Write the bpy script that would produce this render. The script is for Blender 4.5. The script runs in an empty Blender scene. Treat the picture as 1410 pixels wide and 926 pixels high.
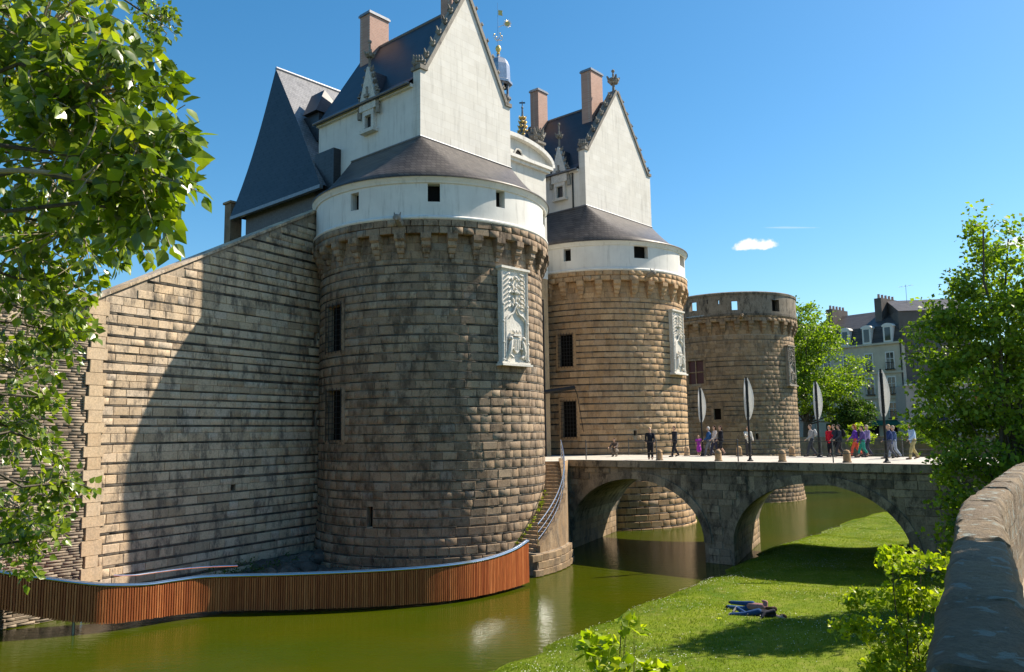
# Moated castle with round towers, stone bridge and lawn: everything is built in code.
import bpy, bmesh, math, random
import numpy as np
from mathutils import Vector, Matrix, Quaternion

rng = random.Random(7)
nrg = np.random.default_rng(7)
SC = bpy.context.scene
COL = SC.collection

# ------------------------------------------------------------------ camera
EYE = 6.6                      # metres above the water of the moat
FPX, CX, CY = 1100.0, 705.0, 463.0
PITCH = math.atan((596 - CY) / FPX)
ROLL = math.radians(-0.9)
cp, sp, cr, sr = math.cos(PITCH), math.sin(PITCH), math.cos(ROLL), math.sin(ROLL)
FWD = Vector((0, cp, sp)); UP0 = Vector((0, -sp, cp)); RT0 = Vector((1, 0, 0))
RT = RT0 * cr + UP0 * sr
UPV = UP0 * cr - RT0 * sr
cam_d = bpy.data.cameras.new('camera')
cam = bpy.data.objects.new('camera', cam_d)
COL.objects.link(cam)
cam_d.sensor_width = 36.0
cam_d.lens = FPX / 1410 * 36.0
cam_d.clip_start = 0.1
cam_d.clip_end = 4000
M = Matrix((RT, UPV, -FWD)).transposed().to_4x4()
M.translation = Vector((0, 0, EYE))
cam.matrix_world = M
SC.camera = cam
SC.render.resolution_x, SC.render.resolution_y = 1024, 672

# ------------------------------------------------------------------ light
SUN_AZ, SUN_EL = math.radians(20.0), math.radians(46.0)     # azimuth counted from +X towards +Y
SUN = Vector((math.cos(SUN_EL) * math.cos(SUN_AZ), math.cos(SUN_EL) * math.sin(SUN_AZ), math.sin(SUN_EL)))
sl = bpy.data.lights.new('sun', 'SUN'); sl.energy = 5.0; sl.angle = math.radians(0.53); sl.color = (1.0, 0.90, 0.76)
so = bpy.data.objects.new('sun', sl); COL.objects.link(so)
so.rotation_euler = SUN.to_track_quat('Z', 'Y').to_euler()
so.location = (60, 30, 60)

world = bpy.data.worlds.new('World'); SC.world = world; world.use_nodes = True
wn = world.node_tree; wn.nodes.clear()
def wnode(t, **k):
    n = wn.nodes.new(t)
    for a, b in k.items(): setattr(n, a, b)
    return n
w_out = wnode('ShaderNodeOutputWorld'); w_bg = wnode('ShaderNodeBackground')
w_sky = wnode('ShaderNodeTexSky', sky_type='NISHITA', sun_disc=False)
w_sky.sun_elevation = SUN_EL
w_sky.sun_rotation = math.pi / 2 - SUN_AZ
w_sky.altitude = 20; w_sky.air_density = 1.0; w_sky.dust_density = 0.5; w_sky.ozone_density = 3.0
SKY_STRENGTH = 0.094
w_bg.inputs['Strength'].default_value = SKY_STRENGTH
w_tc = wnode('ShaderNodeTexCoord')
def pix_dir(px, py):
    u = (px - CX) / FPX; v = (CY - py) / FPX
    return (RT * u + UPV * v + FWD)
def w_math(op, a, b=None):
    n = wnode('ShaderNodeMath', operation=op)
    for i, x in enumerate((a, b)):
        if x is None: continue
        if isinstance(x, (int, float)): n.inputs[i].default_value = x
        else: wn.links.new(x, n.inputs[i])
    return n.outputs[0]
def w_dot(vec):
    n = wnode('ShaderNodeVectorMath', operation='DOT_PRODUCT')
    wn.links.new(w_tc.outputs['Generated'], n.inputs[0]); n.inputs[1].default_value = vec
    return n.outputs['Value']
w_noise = wnode('ShaderNodeTexNoise'); w_noise.inputs['Scale'].default_value = 48.0
w_noise.inputs['Detail'].default_value = 7.0; w_noise.inputs['Roughness'].default_value = 0.6
wn.links.new(w_tc.outputs['Generated'], w_noise.inputs['Vector'])
cloud = None
# small fair-weather clouds low in the sky: (pixel that gives the direction, half sizes in radians, tilt)
for (px, py, hw, hh, th) in ((1040, 339, .0265, .0100, .0), (1404, 337, .020, .010, .0), (2150, 300, .05, .016, .0),
                             (1085, 314, .036, .0016, .10), (-600, 380, .05, .015, 0), (2600, 390, .06, .014, 0), (-1100, 330, .04, .012, 0)):
    d = pix_dir(px, py).normalized()
    r = d.cross(Vector((0, 0, 1))).normalized(); u = r.cross(d)
    r, u = r * math.cos(th) - u * math.sin(th), r * math.sin(th) + u * math.cos(th)
    x = w_math('DIVIDE', w_dot(r), hw); y = w_math('DIVIDE', w_dot(u), hh)
    y = w_math('MULTIPLY', y, w_math('ADD', w_math('MULTIPLY', w_math('LESS_THAN', y, 0.0), 0.8), 1.0))   # flatter underside
    q = w_math('SUBTRACT', 1.0, w_math('ADD', w_math('MULTIPLY', x, x), w_math('MULTIPLY', y, y)))
    q = w_math('SUBTRACT', q, w_math('MULTIPLY', w_math('LESS_THAN', w_dot(d), 0.2), 500.0))
    nz = w_math('MULTIPLY', w_math('SUBTRACT', w_noise.outputs['Fac'], 0.50), 3.6 if hh > .004 else 1.5)
    q = w_math('ADD', q, nz)
    mr = wnode('ShaderNodeMapRange'); mr.interpolation_type = 'SMOOTHSTEP'
    wn.links.new(q, mr.inputs['Value']); mr.inputs['From Min'].default_value = 0.0; mr.inputs['From Max'].default_value = 0.75
    mr.inputs['To Max'].default_value = 0.93 if hh > .004 else 0.22
    cloud = mr.outputs[0] if cloud is None else w_math('MAXIMUM', cloud, mr.outputs[0])
w_hs = wnode('ShaderNodeHueSaturation'); w_hs.inputs['Saturation'].default_value = 1.30; w_hs.inputs['Hue'].default_value = 0.490
wn.links.new(w_sky.outputs['Color'], w_hs.inputs['Color'])
w_mix = wnode('ShaderNodeMixRGB'); wn.links.new(cloud, w_mix.inputs['Fac'])
wn.links.new(w_hs.outputs['Color'], w_mix.inputs['Color1']); w_mix.inputs['Color2'].default_value = (6.6, 6.6, 6.7, 1)
wn.links.new(w_mix.outputs['Color'], w_bg.inputs['Color'])
wn.links.new(w_bg.outputs[0], w_out.inputs['Surface'])

SC.view_settings.view_transform = 'Standard'
SC.view_settings.look = 'None'
SC.view_settings.exposure = 0.88
SC.view_settings.gamma = 1.0
SC.view_settings.use_curve_mapping = False
SC.render.engine = 'CYCLES'
SC.cycles.use_denoising = True
try: SC.cycles.denoiser = 'OPENIMAGEDENOISE'
except Exception: pass
SC.cycles.max_bounces = 7; SC.cycles.diffuse_bounces = 3; SC.cycles.glossy_bounces = 3
SC.cycles.transmission_bounces = 4; SC.cycles.transparent_max_bounces = 8
SC.cycles.caustics_reflective = False; SC.cycles.caustics_refractive = False
SC.cycles.sample_clamp_indirect = 6.0

# ------------------------------------------------------------------ pixel -> place
def ray(px, py):
    return pix_dir(px, py)
def W(px, py, z):
    """the point at height z seen at a pixel"""
    d = ray(px, py); t = (z - EYE) / d.z
    return Vector((d.x * t, d.y * t, z))
def on_plane(px, py, P, n):
    """the point of the vertical plane through P (normal n) seen at a pixel"""
    d = ray(px, py); t = (P[0] * n[0] + P[1] * n[1]) / (d.x * n[0] + d.y * n[1])
    return Vector((d.x * t, d.y * t, EYE + d.z * t))
def proj(P):
    v = Vector(P) - Vector((0, 0, EYE)); f = v.dot(FWD)
    if f < .1: return None
    return CX + FPX * v.dot(RT) / f, CY - FPX * v.dot(UPV) / f, f

AX = Vector((.66, .751, 0)).normalized()       # along the gate front, away from the camera
OX = Vector((AX.y, -AX.x, 0))                  # outwards, along the bridge
def fr(c, a, o, z):
    return Vector((c[0] + AX.x * a + OX.x * o, c[1] + AX.y * a + OX.y * o, z))
ZV = Vector((0, 0, 1))

# ------------------------------------------------------------------ materials
def new_mat(name):
    m = bpy.data.materials.new(name); m.use_nodes = True
    nt = m.node_tree; nt.nodes.clear()
    out = nt.nodes.new('ShaderNodeOutputMaterial'); b = nt.nodes.new('ShaderNodeBsdfPrincipled')
    nt.links.new(b.outputs[0], out.inputs['Surface'])
    return m, nt, b, out
def inp(nt, sock, v):
    if isinstance(v, (int, float)): sock.default_value = v
    elif isinstance(v, (tuple, list)): sock.default_value = tuple(v) + ((1,) if len(v) == 3 and sock.type == 'RGBA' else ())
    else: nt.links.new(v, sock)
def N(nt, t, ins=None, **k):
    n = nt.nodes.new(t)
    for a, b in k.items(): setattr(n, a, b)
    for a, b in (ins or {}).items(): inp(nt, n.inputs[a], b)
    return n
def mixc(nt, fac, a, b, blend='MIX'):
    n = N(nt, 'ShaderNodeMixRGB', {'Fac': fac, 'Color1': a, 'Color2': b}, blend_type=blend); return n.outputs[0]
def mth(nt, op, a, b=0.0):
    n = N(nt, 'ShaderNodeMath', {0: a, 1: b}, operation=op); return n.outputs[0]
def noise(nt, scale, detail=4, rough=.55, vec=None, dist=0.0):
    n = N(nt, 'ShaderNodeTexNoise', {'Scale': scale, 'Detail': detail, 'Roughness': rough, 'Distortion': dist})
    if vec is None: vec = N(nt, 'ShaderNodeNewGeometry').outputs['Position']
    nt.links.new(vec, n.inputs['Vector']); return n.outputs['Fac']
def remap(nt, v, a, b, c=0.0, d=1.0, smooth=False):
    n = N(nt, 'ShaderNodeMapRange', {'Value': v, 'From Min': a, 'From Max': b, 'To Min': c, 'To Max': d})
    if smooth: n.interpolation_type = 'SMOOTHSTEP'
    return n.outputs[0]
def rand01(nt):
    """one random number per separate piece: per object, and per island of a joined mesh"""
    oi = N(nt, 'ShaderNodeObjectInfo'); g = N(nt, 'ShaderNodeNewGeometry')
    s = mth(nt, 'ADD', oi.outputs['Random'], g.outputs['Random Per Island'])
    return mth(nt, 'FRACT', s)
def ramp(nt, fac, stops, interp='LINEAR'):
    n = N(nt, 'ShaderNodeValToRGB', {'Fac': fac}); n.color_ramp.interpolation = interp
    el = n.color_ramp.elements
    while len(el) < len(stops): el.new(0.5)
    for e, (p, c) in zip(el, stops): e.position = p; e.color = tuple(c) + (1,)
    return n.outputs[0]
def stretch(nt, sx, sy, sz):
    g = N(nt, 'ShaderNodeNewGeometry')
    m = N(nt, 'ShaderNodeMapping', {'Vector': g.outputs['Position'], 'Scale': (sx, sy, sz)}); return m.outputs[0]
def bump(nt, b, h, strength=.4, dist=.02):
    n = N(nt, 'ShaderNodeBump', {'Height': h, 'Strength': strength, 'Distance': dist}); nt.links.new(n.outputs[0], b.inputs['Normal'])

MAT = {}
def stone_mat(name, stops, stain=(.05, .045, .04), stain_amt=.45, rough=.9, bs=.32, lichen=None, fine=14.0):
    m, nt, b, out = new_mat(name)
    r = rand01(nt)
    c = ramp(nt, r, stops)
    v = noise(nt, 1.9, 5, .6)
    c = mixc(nt, remap(nt, v, .35, .75, 0, .45), c, mixc(nt, .5, c, (.5, .45, .38)), 'MIX')
    f = noise(nt, fine, 6, .7)
    c = mixc(nt, 1.0, c, ramp(nt, f, [(.25, (.62, .62, .62)), (.6, (1, 1, 1)), (.8, (1.18, 1.18, 1.18))]), 'MULTIPLY')
    s = noise(nt, 1.0, 8, .78, stretch(nt, 1.7, 1.7, .75))
    sm = remap(nt, s, .46, .64, 0, stain_amt, True)
    c = mixc(nt, sm, c, stain)
    if lichen:
        l = noise(nt, lichen[1], 5, .6, None, .6); c = mixc(nt, remap(nt, l, lichen[2], lichen[2] + .05, 0, .85, True), c, lichen[0])
    nt.links.new(c, b.inputs['Base Color']); b.inputs['Roughness'].default_value = rough
    b.inputs['Specular IOR Level'].default_value = .25
    h = mth(nt, 'ADD', mth(nt, 'MULTIPLY', noise(nt, fine * .55, 5, .65), 1.0), mth(nt, 'MULTIPLY', noise(nt, fine * 2.6, 4, .7), .5))
    bump(nt, b, h, bs, .028)
    MAT[name] = m; return m
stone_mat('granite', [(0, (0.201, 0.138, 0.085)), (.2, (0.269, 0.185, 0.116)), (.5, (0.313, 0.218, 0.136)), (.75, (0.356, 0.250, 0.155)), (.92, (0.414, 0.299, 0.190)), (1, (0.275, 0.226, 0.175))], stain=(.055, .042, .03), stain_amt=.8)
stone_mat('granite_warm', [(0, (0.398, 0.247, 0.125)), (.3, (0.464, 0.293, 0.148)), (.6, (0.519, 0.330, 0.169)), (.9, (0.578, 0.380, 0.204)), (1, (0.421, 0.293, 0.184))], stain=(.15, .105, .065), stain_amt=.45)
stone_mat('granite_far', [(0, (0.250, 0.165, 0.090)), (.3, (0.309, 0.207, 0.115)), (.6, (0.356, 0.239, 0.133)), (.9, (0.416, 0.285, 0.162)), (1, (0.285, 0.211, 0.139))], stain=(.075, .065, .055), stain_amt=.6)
stone_mat('pale_stone', [(0, (0.435, 0.317, 0.198)), (.25, (0.544, 0.405, 0.262)), (.5, (0.617, 0.467, 0.305)), (.7, (0.665, 0.508, 0.340)), (.88, (0.580, 0.467, 0.348)), (1, (0.689, 0.496, 0.299))], stain=(.085, .075, .065), stain_amt=.78)
stone_mat('quoin_stone', [(0, (0.538, 0.389, 0.240)), (.5, (0.616, 0.454, 0.285)), (1, (0.582, 0.454, 0.310))], stain=(.2, .17, .13), stain_amt=.3)
stone_mat('schist', [(0, (.022, .018, .014)), (.35, (.045, .036, .027)), (.7, (.085, .067, .048)), (1, (.18, .14, .10))], stain=(.03, .03, .028), stain_amt=.5, fine=22)
stone_mat('slate_rubble', [(0, (.20, .155, .108)), (.35, (.27, .21, .148)), (.7, (.34, .268, .19)), (1, (.42, .335, .245))], stain=(.06, .055, .05), stain_amt=.4, fine=20)
stone_mat('bridge_stone', [(0, (0.138, 0.115, 0.086)), (.35, (0.218, 0.182, 0.132)), (.7, (0.299, 0.247, 0.178)), (1, (0.368, 0.305, 0.218))], stain=(.03, .028, .025), stain_amt=.85)
stone_mat('parapet_stone', [(0, (0.233, 0.171, 0.106)), (.5, (0.295, 0.220, 0.137)), (1, (0.342, 0.258, 0.162))], stain=(.10, .085, .07), stain_amt=.6, lichen=((.33, .36, .32), 6.5, .565), fine=30, bs=1.6)
stone_mat('mortar', [(0, (.33, .255, .175)), (1, (.38, .30, .21))], stain_amt=.6, fine=20)
stone_mat('battlement_stone', [(0, (.14, .115, .085)), (.5, (.2, .165, .12)), (1, (.26, .215, .16))], stain=(.04, .036, .03), stain_amt=.85)
stone_mat('rock', [(0, (.06, .055, .045)), (1, (.13, .115, .09))], stain_amt=.6)
stone_mat('carved_stone', [(0, (.70, .66, .58)), (1, (.78, .74, .66))], stain=(.33, .31, .27), stain_amt=.35, bs=.35)
stone_mat('carved_dark', [(0, (.33, .29, .23)), (1, (.42, .37, .3))], stain=(.12, .11, .1), stain_amt=.7, bs=.35)
stone_mat('crocket_stone', [(0, (.22, .2, .17)), (1, (.34, .31, .26))], stain=(.07, .065, .06), stain_amt=.7, bs=.4)

def plaster_mat(name, col, joints=.0):
    m, nt, b, out = new_mat(name)
    c = mixc(nt, remap(nt, noise(nt, .9, 5, .6), .35, .7, 0, 1), col, tuple(x * .88 for x in col))
    s = noise(nt, 1.6, 7, .7, stretch(nt, 2.4, 2.4, .22))
    c = mixc(nt, remap(nt, s, .50, .72, 0, .5, True), c, (.36, .34, .30))
    if joints:
        g = N(nt, 'ShaderNodeNewGeometry')
        dx = N(nt, 'ShaderNodeVectorMath', {0: g.outputs['Position'], 1: tuple(AX + OX * .93)}, operation='DOT_PRODUCT').outputs['Value']
        sx = N(nt, 'ShaderNodeSeparateXYZ', {0: g.outputs['Position']})
        cv = N(nt, 'ShaderNodeCombineXYZ', {0: dx, 1: sx.outputs[2], 2: 0.0}).outputs[0]
        br = N(nt, 'ShaderNodeTexBrick', {'Vector': cv, 'Color1': (1, 1, 1), 'Color2': (.93, .92, .9), 'Mortar': (.86, .84, .8), 'Scale': 1.0, 'Mortar Size': .012, 'Brick Width': .95, 'Row Height': .42})
        c = mixc(nt, joints, c, br.outputs['Color'], 'MULTIPLY')
    nt.links.new(c, b.inputs['Base Color']); b.inputs['Roughness'].default_value = .92; b.inputs['Specular IOR Level'].default_value = .15
    bump(nt, b, noise(nt, 7, 5, .6), .12, .03); MAT[name] = m
plaster_mat('plaster', (.73, .705, .645)); plaster_mat('ashlar_white', (.70, .675, .61), .9)

def slate_mat(name, col, col2, sheen=.4):
    m, nt, b, out = new_mat(name)
    g = N(nt, 'ShaderNodeNewGeometry'); sx = N(nt, 'ShaderNodeSeparateXYZ', {0: g.outputs['Position']})
    an = mth(nt, 'ADD', mth(nt, 'MULTIPLY', sx.outputs[0], 1.0), mth(nt, 'MULTIPLY', sx.outputs[1], .8))
    cv = N(nt, 'ShaderNodeCombineXYZ', {0: an, 1: sx.outputs[2], 2: 0.0}).outputs[0]
    br = N(nt, 'ShaderNodeTexBrick', {'Vector': cv, 'Color1': col, 'Color2': col2, 'Mortar': tuple(x * .45 for x in col), 'Scale': 1.0, 'Mortar Size': .014, 'Brick Width': .26, 'Row Height': .19})
    st = noise(nt, .8, 5, .6, stretch(nt, 1.6, 1.6, .5))
    c = mixc(nt, remap(nt, st, .4, .7, 0, .5), br.outputs['Color'], tuple(x * 1.7 for x in col))
    st2 = noise(nt, 2.2, 5, .6, stretch(nt, 1.3, 1.3, .3))
    c = mixc(nt, remap(nt, st2, .55, .75, 0, .55), c, (.04, .038, .034))
    nt.links.new(c, b.inputs['Base Color']); b.inputs['Roughness'].default_value = .42; b.inputs['Specular IOR Level'].default_value = sheen
    bump(nt, b, br.outputs['Fac'], -.35, .012); MAT[name] = m
slate_mat('slate_glare', (.17, .165, .165), (.24, .235, .23), .5); slate_mat('slate', (.020, .023, .029), (.030, .033, .040), .42); slate_mat('slate_brown', (.070, .060, .054), (.125, .107, .094), .2)  # the first is slate made paler, with sun glare put into its colour

def plain(name, col, rough=.6, metal=0.0, var=.15, spec=.4, scale=8.0, bs=0.0, per_piece=0.0):
    m, nt, b, out = new_mat(name)
    v = noise(nt, scale, 4, .6)
    c = mixc(nt, remap(nt, v, .3, .7, 0, 1), tuple(x * (1 - var) for x in col), tuple(min(1, x * (1 + var)) for x in col))
    if per_piece:
        r = rand01(nt); c = mixc(nt, 1.0, c, ramp(nt, r, [(0, (1 - per_piece,) * 3), (1, (1 + per_piece,) * 3)]), 'MULTIPLY')
    nt.links.new(c, b.inputs['Base Color']); b.inputs['Roughness'].default_value = rough; b.inputs['Metallic'].default_value = metal
    b.inputs['Specular IOR Level'].default_value = spec
    if bs: bump(nt, b, noise(nt, scale * 3, 4, .6), bs, .02)
    MAT[name] = m; return m
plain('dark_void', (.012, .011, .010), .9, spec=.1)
plain('iron', (.025, .024, .023), .6, .3)
plain('rail_grey', (.10, .10, .10), .5, .6, .15)
plain('steel', (.62, .64, .66), .22, 1.0, .05)
plain('galvanised', (.42, .43, .43), .38, .9, .1)
plain('lead', (.20, .21, .225), .42, .5, .2)
plain('lead_bright', (.42, .43, .45), .35, .8, .2)
plain('gold', (.80, .56, .17), .45, .55, .1)
plain('brick_red', (.40, .21, .155), .85, 0, .1, scale=5)
def brick_mat():
    m = MAT['brick_red']; nt = m.node_tree; b = next(n for n in nt.nodes if n.type == 'BSDF_PRINCIPLED')
    g = N(nt, 'ShaderNodeNewGeometry'); sx = N(nt, 'ShaderNodeSeparateXYZ', {0: g.outputs['Position']})
    an = mth(nt, 'ADD', sx.outputs[0], mth(nt, 'MULTIPLY', sx.outputs[1], .9))
    cv = N(nt, 'ShaderNodeCombineXYZ', {0: an, 1: sx.outputs[2], 2: 0.0}).outputs[0]
    br = N(nt, 'ShaderNodeTexBrick', {'Vector': cv, 'Color1': (.40, .20, .145), 'Color2': (.50, .275, .20), 'Mortar': (.46, .38, .31), 'Scale': 1.0, 'Mortar Size': .012, 'Brick Width': .24, 'Row Height': .085})
    c = mixc(nt, remap(nt, noise(nt, 2, 4, .6), .4, .7, 0, .35), br.outputs['Color'], (.33, .22, .17))
    nt.links.new(c, b.inputs['Base Color']); bump(nt, b, br.outputs['Fac'], -.3, .01)
brick_mat()
plain('shutter_red', (.085, .03, .028), .6); plain('glass_dark', (.02, .024, .028), .08, 0, .1, .6)
def translucent(name, col, t):
    m, nt, b, out = new_mat(name); b.inputs['Base Color'].default_value = tuple(col) + (1,); b.inputs['Roughness'].default_value = .45
    c = mixc(nt, remap(nt, noise(nt, 3, 3), .3, .7, 0, 1), col, tuple(x * .9 for x in col)); nt.links.new(c, b.inputs['Base Color'])
    tr = N(nt, 'ShaderNodeBsdfTranslucent', {'Color': c}); mx = N(nt, 'ShaderNodeMixShader', {0: t}); nt.links.new(b.outputs[0], mx.inputs[1]); nt.links.new(tr.outputs[0], mx.inputs[2]); nt.links.new(mx.outputs[0], out.inputs['Surface']); MAT[name] = m
translucent('banner_white', (.80, .79, .76), .55)
plain('grey_lead_wall', (.13, .135, .145), .8, 0, .2)
plain('moss', (.05, .075, .015), .95, 0, .4, .1, 6, .5)
plain('soil', (.05, .042, .03), .95, 0, .3, .1, 4, .5)
def wood_mat():
    m, nt, b, out = new_mat('slat_wood')
    r = rand01(nt)
    c = ramp(nt, r, [(0, (.36, .095, .03)), (.35, (.46, .135, .042)), (.7, (.54, .175, .055)), (1, (.60, .215, .075))])
    gz = noise(nt, 4.0, 5, .6, stretch(nt, 6, 6, .5))
    c = mixc(nt, 1.0, c, ramp(nt, gz, [(.3, (.66, .63, .6)), (.7, (1.15, 1.15, 1.15))]), 'MULTIPLY')
    nt.links.new(c, b.inputs['Base Color']); b.inputs['Roughness'].default_value = .55; b.inputs['Specular IOR Level'].default_value = .3
    bump(nt, b, gz, .25, .01); MAT['slat_wood'] = m
wood_mat()
def leaf_mat(name, stops, trans=.45, rough=.42, spec=.5, tcol=(1.3, 1.45, .35), dry=None):
    m, nt, b, out = new_mat(name)
    r = rand01(nt); c = ramp(nt, r, stops)
    if dry:
        c = mixc(nt, remap(nt, noise(nt, .8, 6, .7), .50, .66, 0, .75, True), c, dry); c = mixc(nt, remap(nt, noise(nt, .35, 4, .6), .52, .66, 0, .55, True), c, (.05, .105, .008))
    nt.links.new(c, b.inputs['Base Color']); b.inputs['Roughness'].default_value = rough; b.inputs['Specular IOR Level'].default_value = spec
    t = N(nt, 'ShaderNodeBsdfTranslucent', {'Color': mixc(nt, 1.0, c, tcol, 'MULTIPLY')})
    mx = N(nt, 'ShaderNodeMixShader', {0: trans}); nt.links.new(b.outputs[0], mx.inputs[1]); nt.links.new(t.outputs[0], mx.inputs[2])
    nt.links.new(mx.outputs[0], out.inputs['Surface']); MAT[name] = m
leaf_mat('leaf_poplar', [(0, (0.052, 0.090, 0.013)), (.35, (0.113, 0.180, 0.018)), (.7, (0.182, 0.260, 0.023)), (.93, (0.252, 0.314, 0.031)), (1, (0.331, 0.360, 0.042))], .42, .30, .6, (1.8, 1.8, .35))
leaf_mat('leaf_plane', [(0, (0.089, 0.148, 0.016)), (.5, (0.184, 0.271, 0.023)), (1, (0.293, 0.381, 0.035))], .5, .45, .4)
leaf_mat('leaf_dark', [(0, (0.031, 0.067, 0.012)), (.5, (0.056, 0.112, 0.018)), (1, (0.105, 0.168, 0.026))], .38, .5, .35)
leaf_mat('leaf_bright', [(0, (0.175, 0.252, 0.015)), (.5, (0.300, 0.384, 0.020)), (1, (0.475, 0.504, 0.030))], .5, .4, .4)
leaf_mat('grass_blade', [(0, (.10, .16, .008)), (.5, (.155, .22, .011)), (.85, (.21, .265, .018)), (1, (.28, .29, .06))], .4, .6, .2, dry=(.25, .25, .06))
plain('petal_white', (.72, .72, .62), .8, 0, .05)
plain('bark', (.10, .085, .065), .9, 0, .3, .2, 14, .6); plain('bark_pale', (.34, .29, .21), .8, 0, .25, .2, 14, .4)
def ground_mat(name, c1, c2, c3, s1, s2, rough=.95, bs=.4):
    m, nt, b, out = new_mat(name)
    c = mixc(nt, remap(nt, noise(nt, s1, 5, .65), .35, .65, 0, 1), c1, c2)
    c = mixc(nt, remap(nt, noise(nt, s2, 4, .7), .5, .75, 0, .8), c, c3)
    nt.links.new(c, b.inputs['Base Color']); b.inputs['Roughness'].default_value = rough; b.inputs['Specular IOR Level'].default_value = .1
    bump(nt, b, noise(nt, s2 * 2, 5, .7), bs, .05); MAT[name] = m
ground_mat('lawn', (.07, .125, .008), (.165, .205, .014), (.23, .22, .06), .45, 2.2)
ground_mat('path_sand', (.42, .33, .24), (.48, .38, .28), (.36, .29, .21), .8, 9)
ground_mat('asphalt', (.16, .155, .145), (.20, .195, .18), (.24, .225, .2), .5, 12)
ground_mat('street_soil', (.10, .11, .06), (.14, .13, .09), (.08, .1, .04), .3, 4)
def paving_mat():
    m, nt, b, out = new_mat('paving')
    g = N(nt, 'ShaderNodeNewGeometry')
    dx = N(nt, 'ShaderNodeVectorMath', {0: g.outputs['Position'], 1: tuple(OX)}, operation='DOT_PRODUCT').outputs['Value']
    dy = N(nt, 'ShaderNodeVectorMath', {0: g.outputs['Position'], 1: tuple(AX)}, operation='DOT_PRODUCT').outputs['Value']
    cv = N(nt, 'ShaderNodeCombineXYZ', {0: dx, 1: dy, 2: 0.0}).outputs[0]
    br = N(nt, 'ShaderNodeTexBrick', {'Vector': cv, 'Color1': (.42, .385, .325), 'Color2': (.51, .47, .40), 'Mortar': (.30, .27, .23), 'Scale': 1.0, 'Mortar Size': .02, 'Brick Width': .7, 'Row Height': .45})
    c = mixc(nt, remap(nt, noise(nt, 2, 5, .6), .4, .7, 0, .3), br.outputs['Color'], (.44, .40, .34))
    nt.links.new(c, b.inputs['Base Color']); b.inputs['Roughness'].default_value = .85; bump(nt, b, br.outputs['Fac'], -.3, .01); MAT['paving'] = m
paving_mat()
def water_mat():
    m, nt, b, out = new_mat('moat_water')
    c = mixc(nt, remap(nt, noise(nt, .11, 4, .55, stretch(nt, 1, 1.6, 1)), .38, .64, 0, 1), (.036, .052, .0012), (.050, .056, .0012))
    c = mixc(nt, remap(nt, noise(nt, .5, 4, .6), .56, .74, 0, .35), c, (.045, .066, .003))
    nt.links.new(c, b.inputs['Base Color']); b.inputs['Roughness'].default_value = .10; b.inputs['IOR'].default_value = 1.22
    b.inputs['Specular IOR Level'].default_value = .5
    h = mth(nt, 'ADD', noise(nt, 1.6, 3, .5, stretch(nt, 1, 2.6, 1)), mth(nt, 'MULTIPLY', noise(nt, 7.0, 3, .55, stretch(nt, 1, 2.2, 1)), .35))
    bump(nt, b, h, .26, .05); MAT['moat_water'] = m
water_mat()

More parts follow.
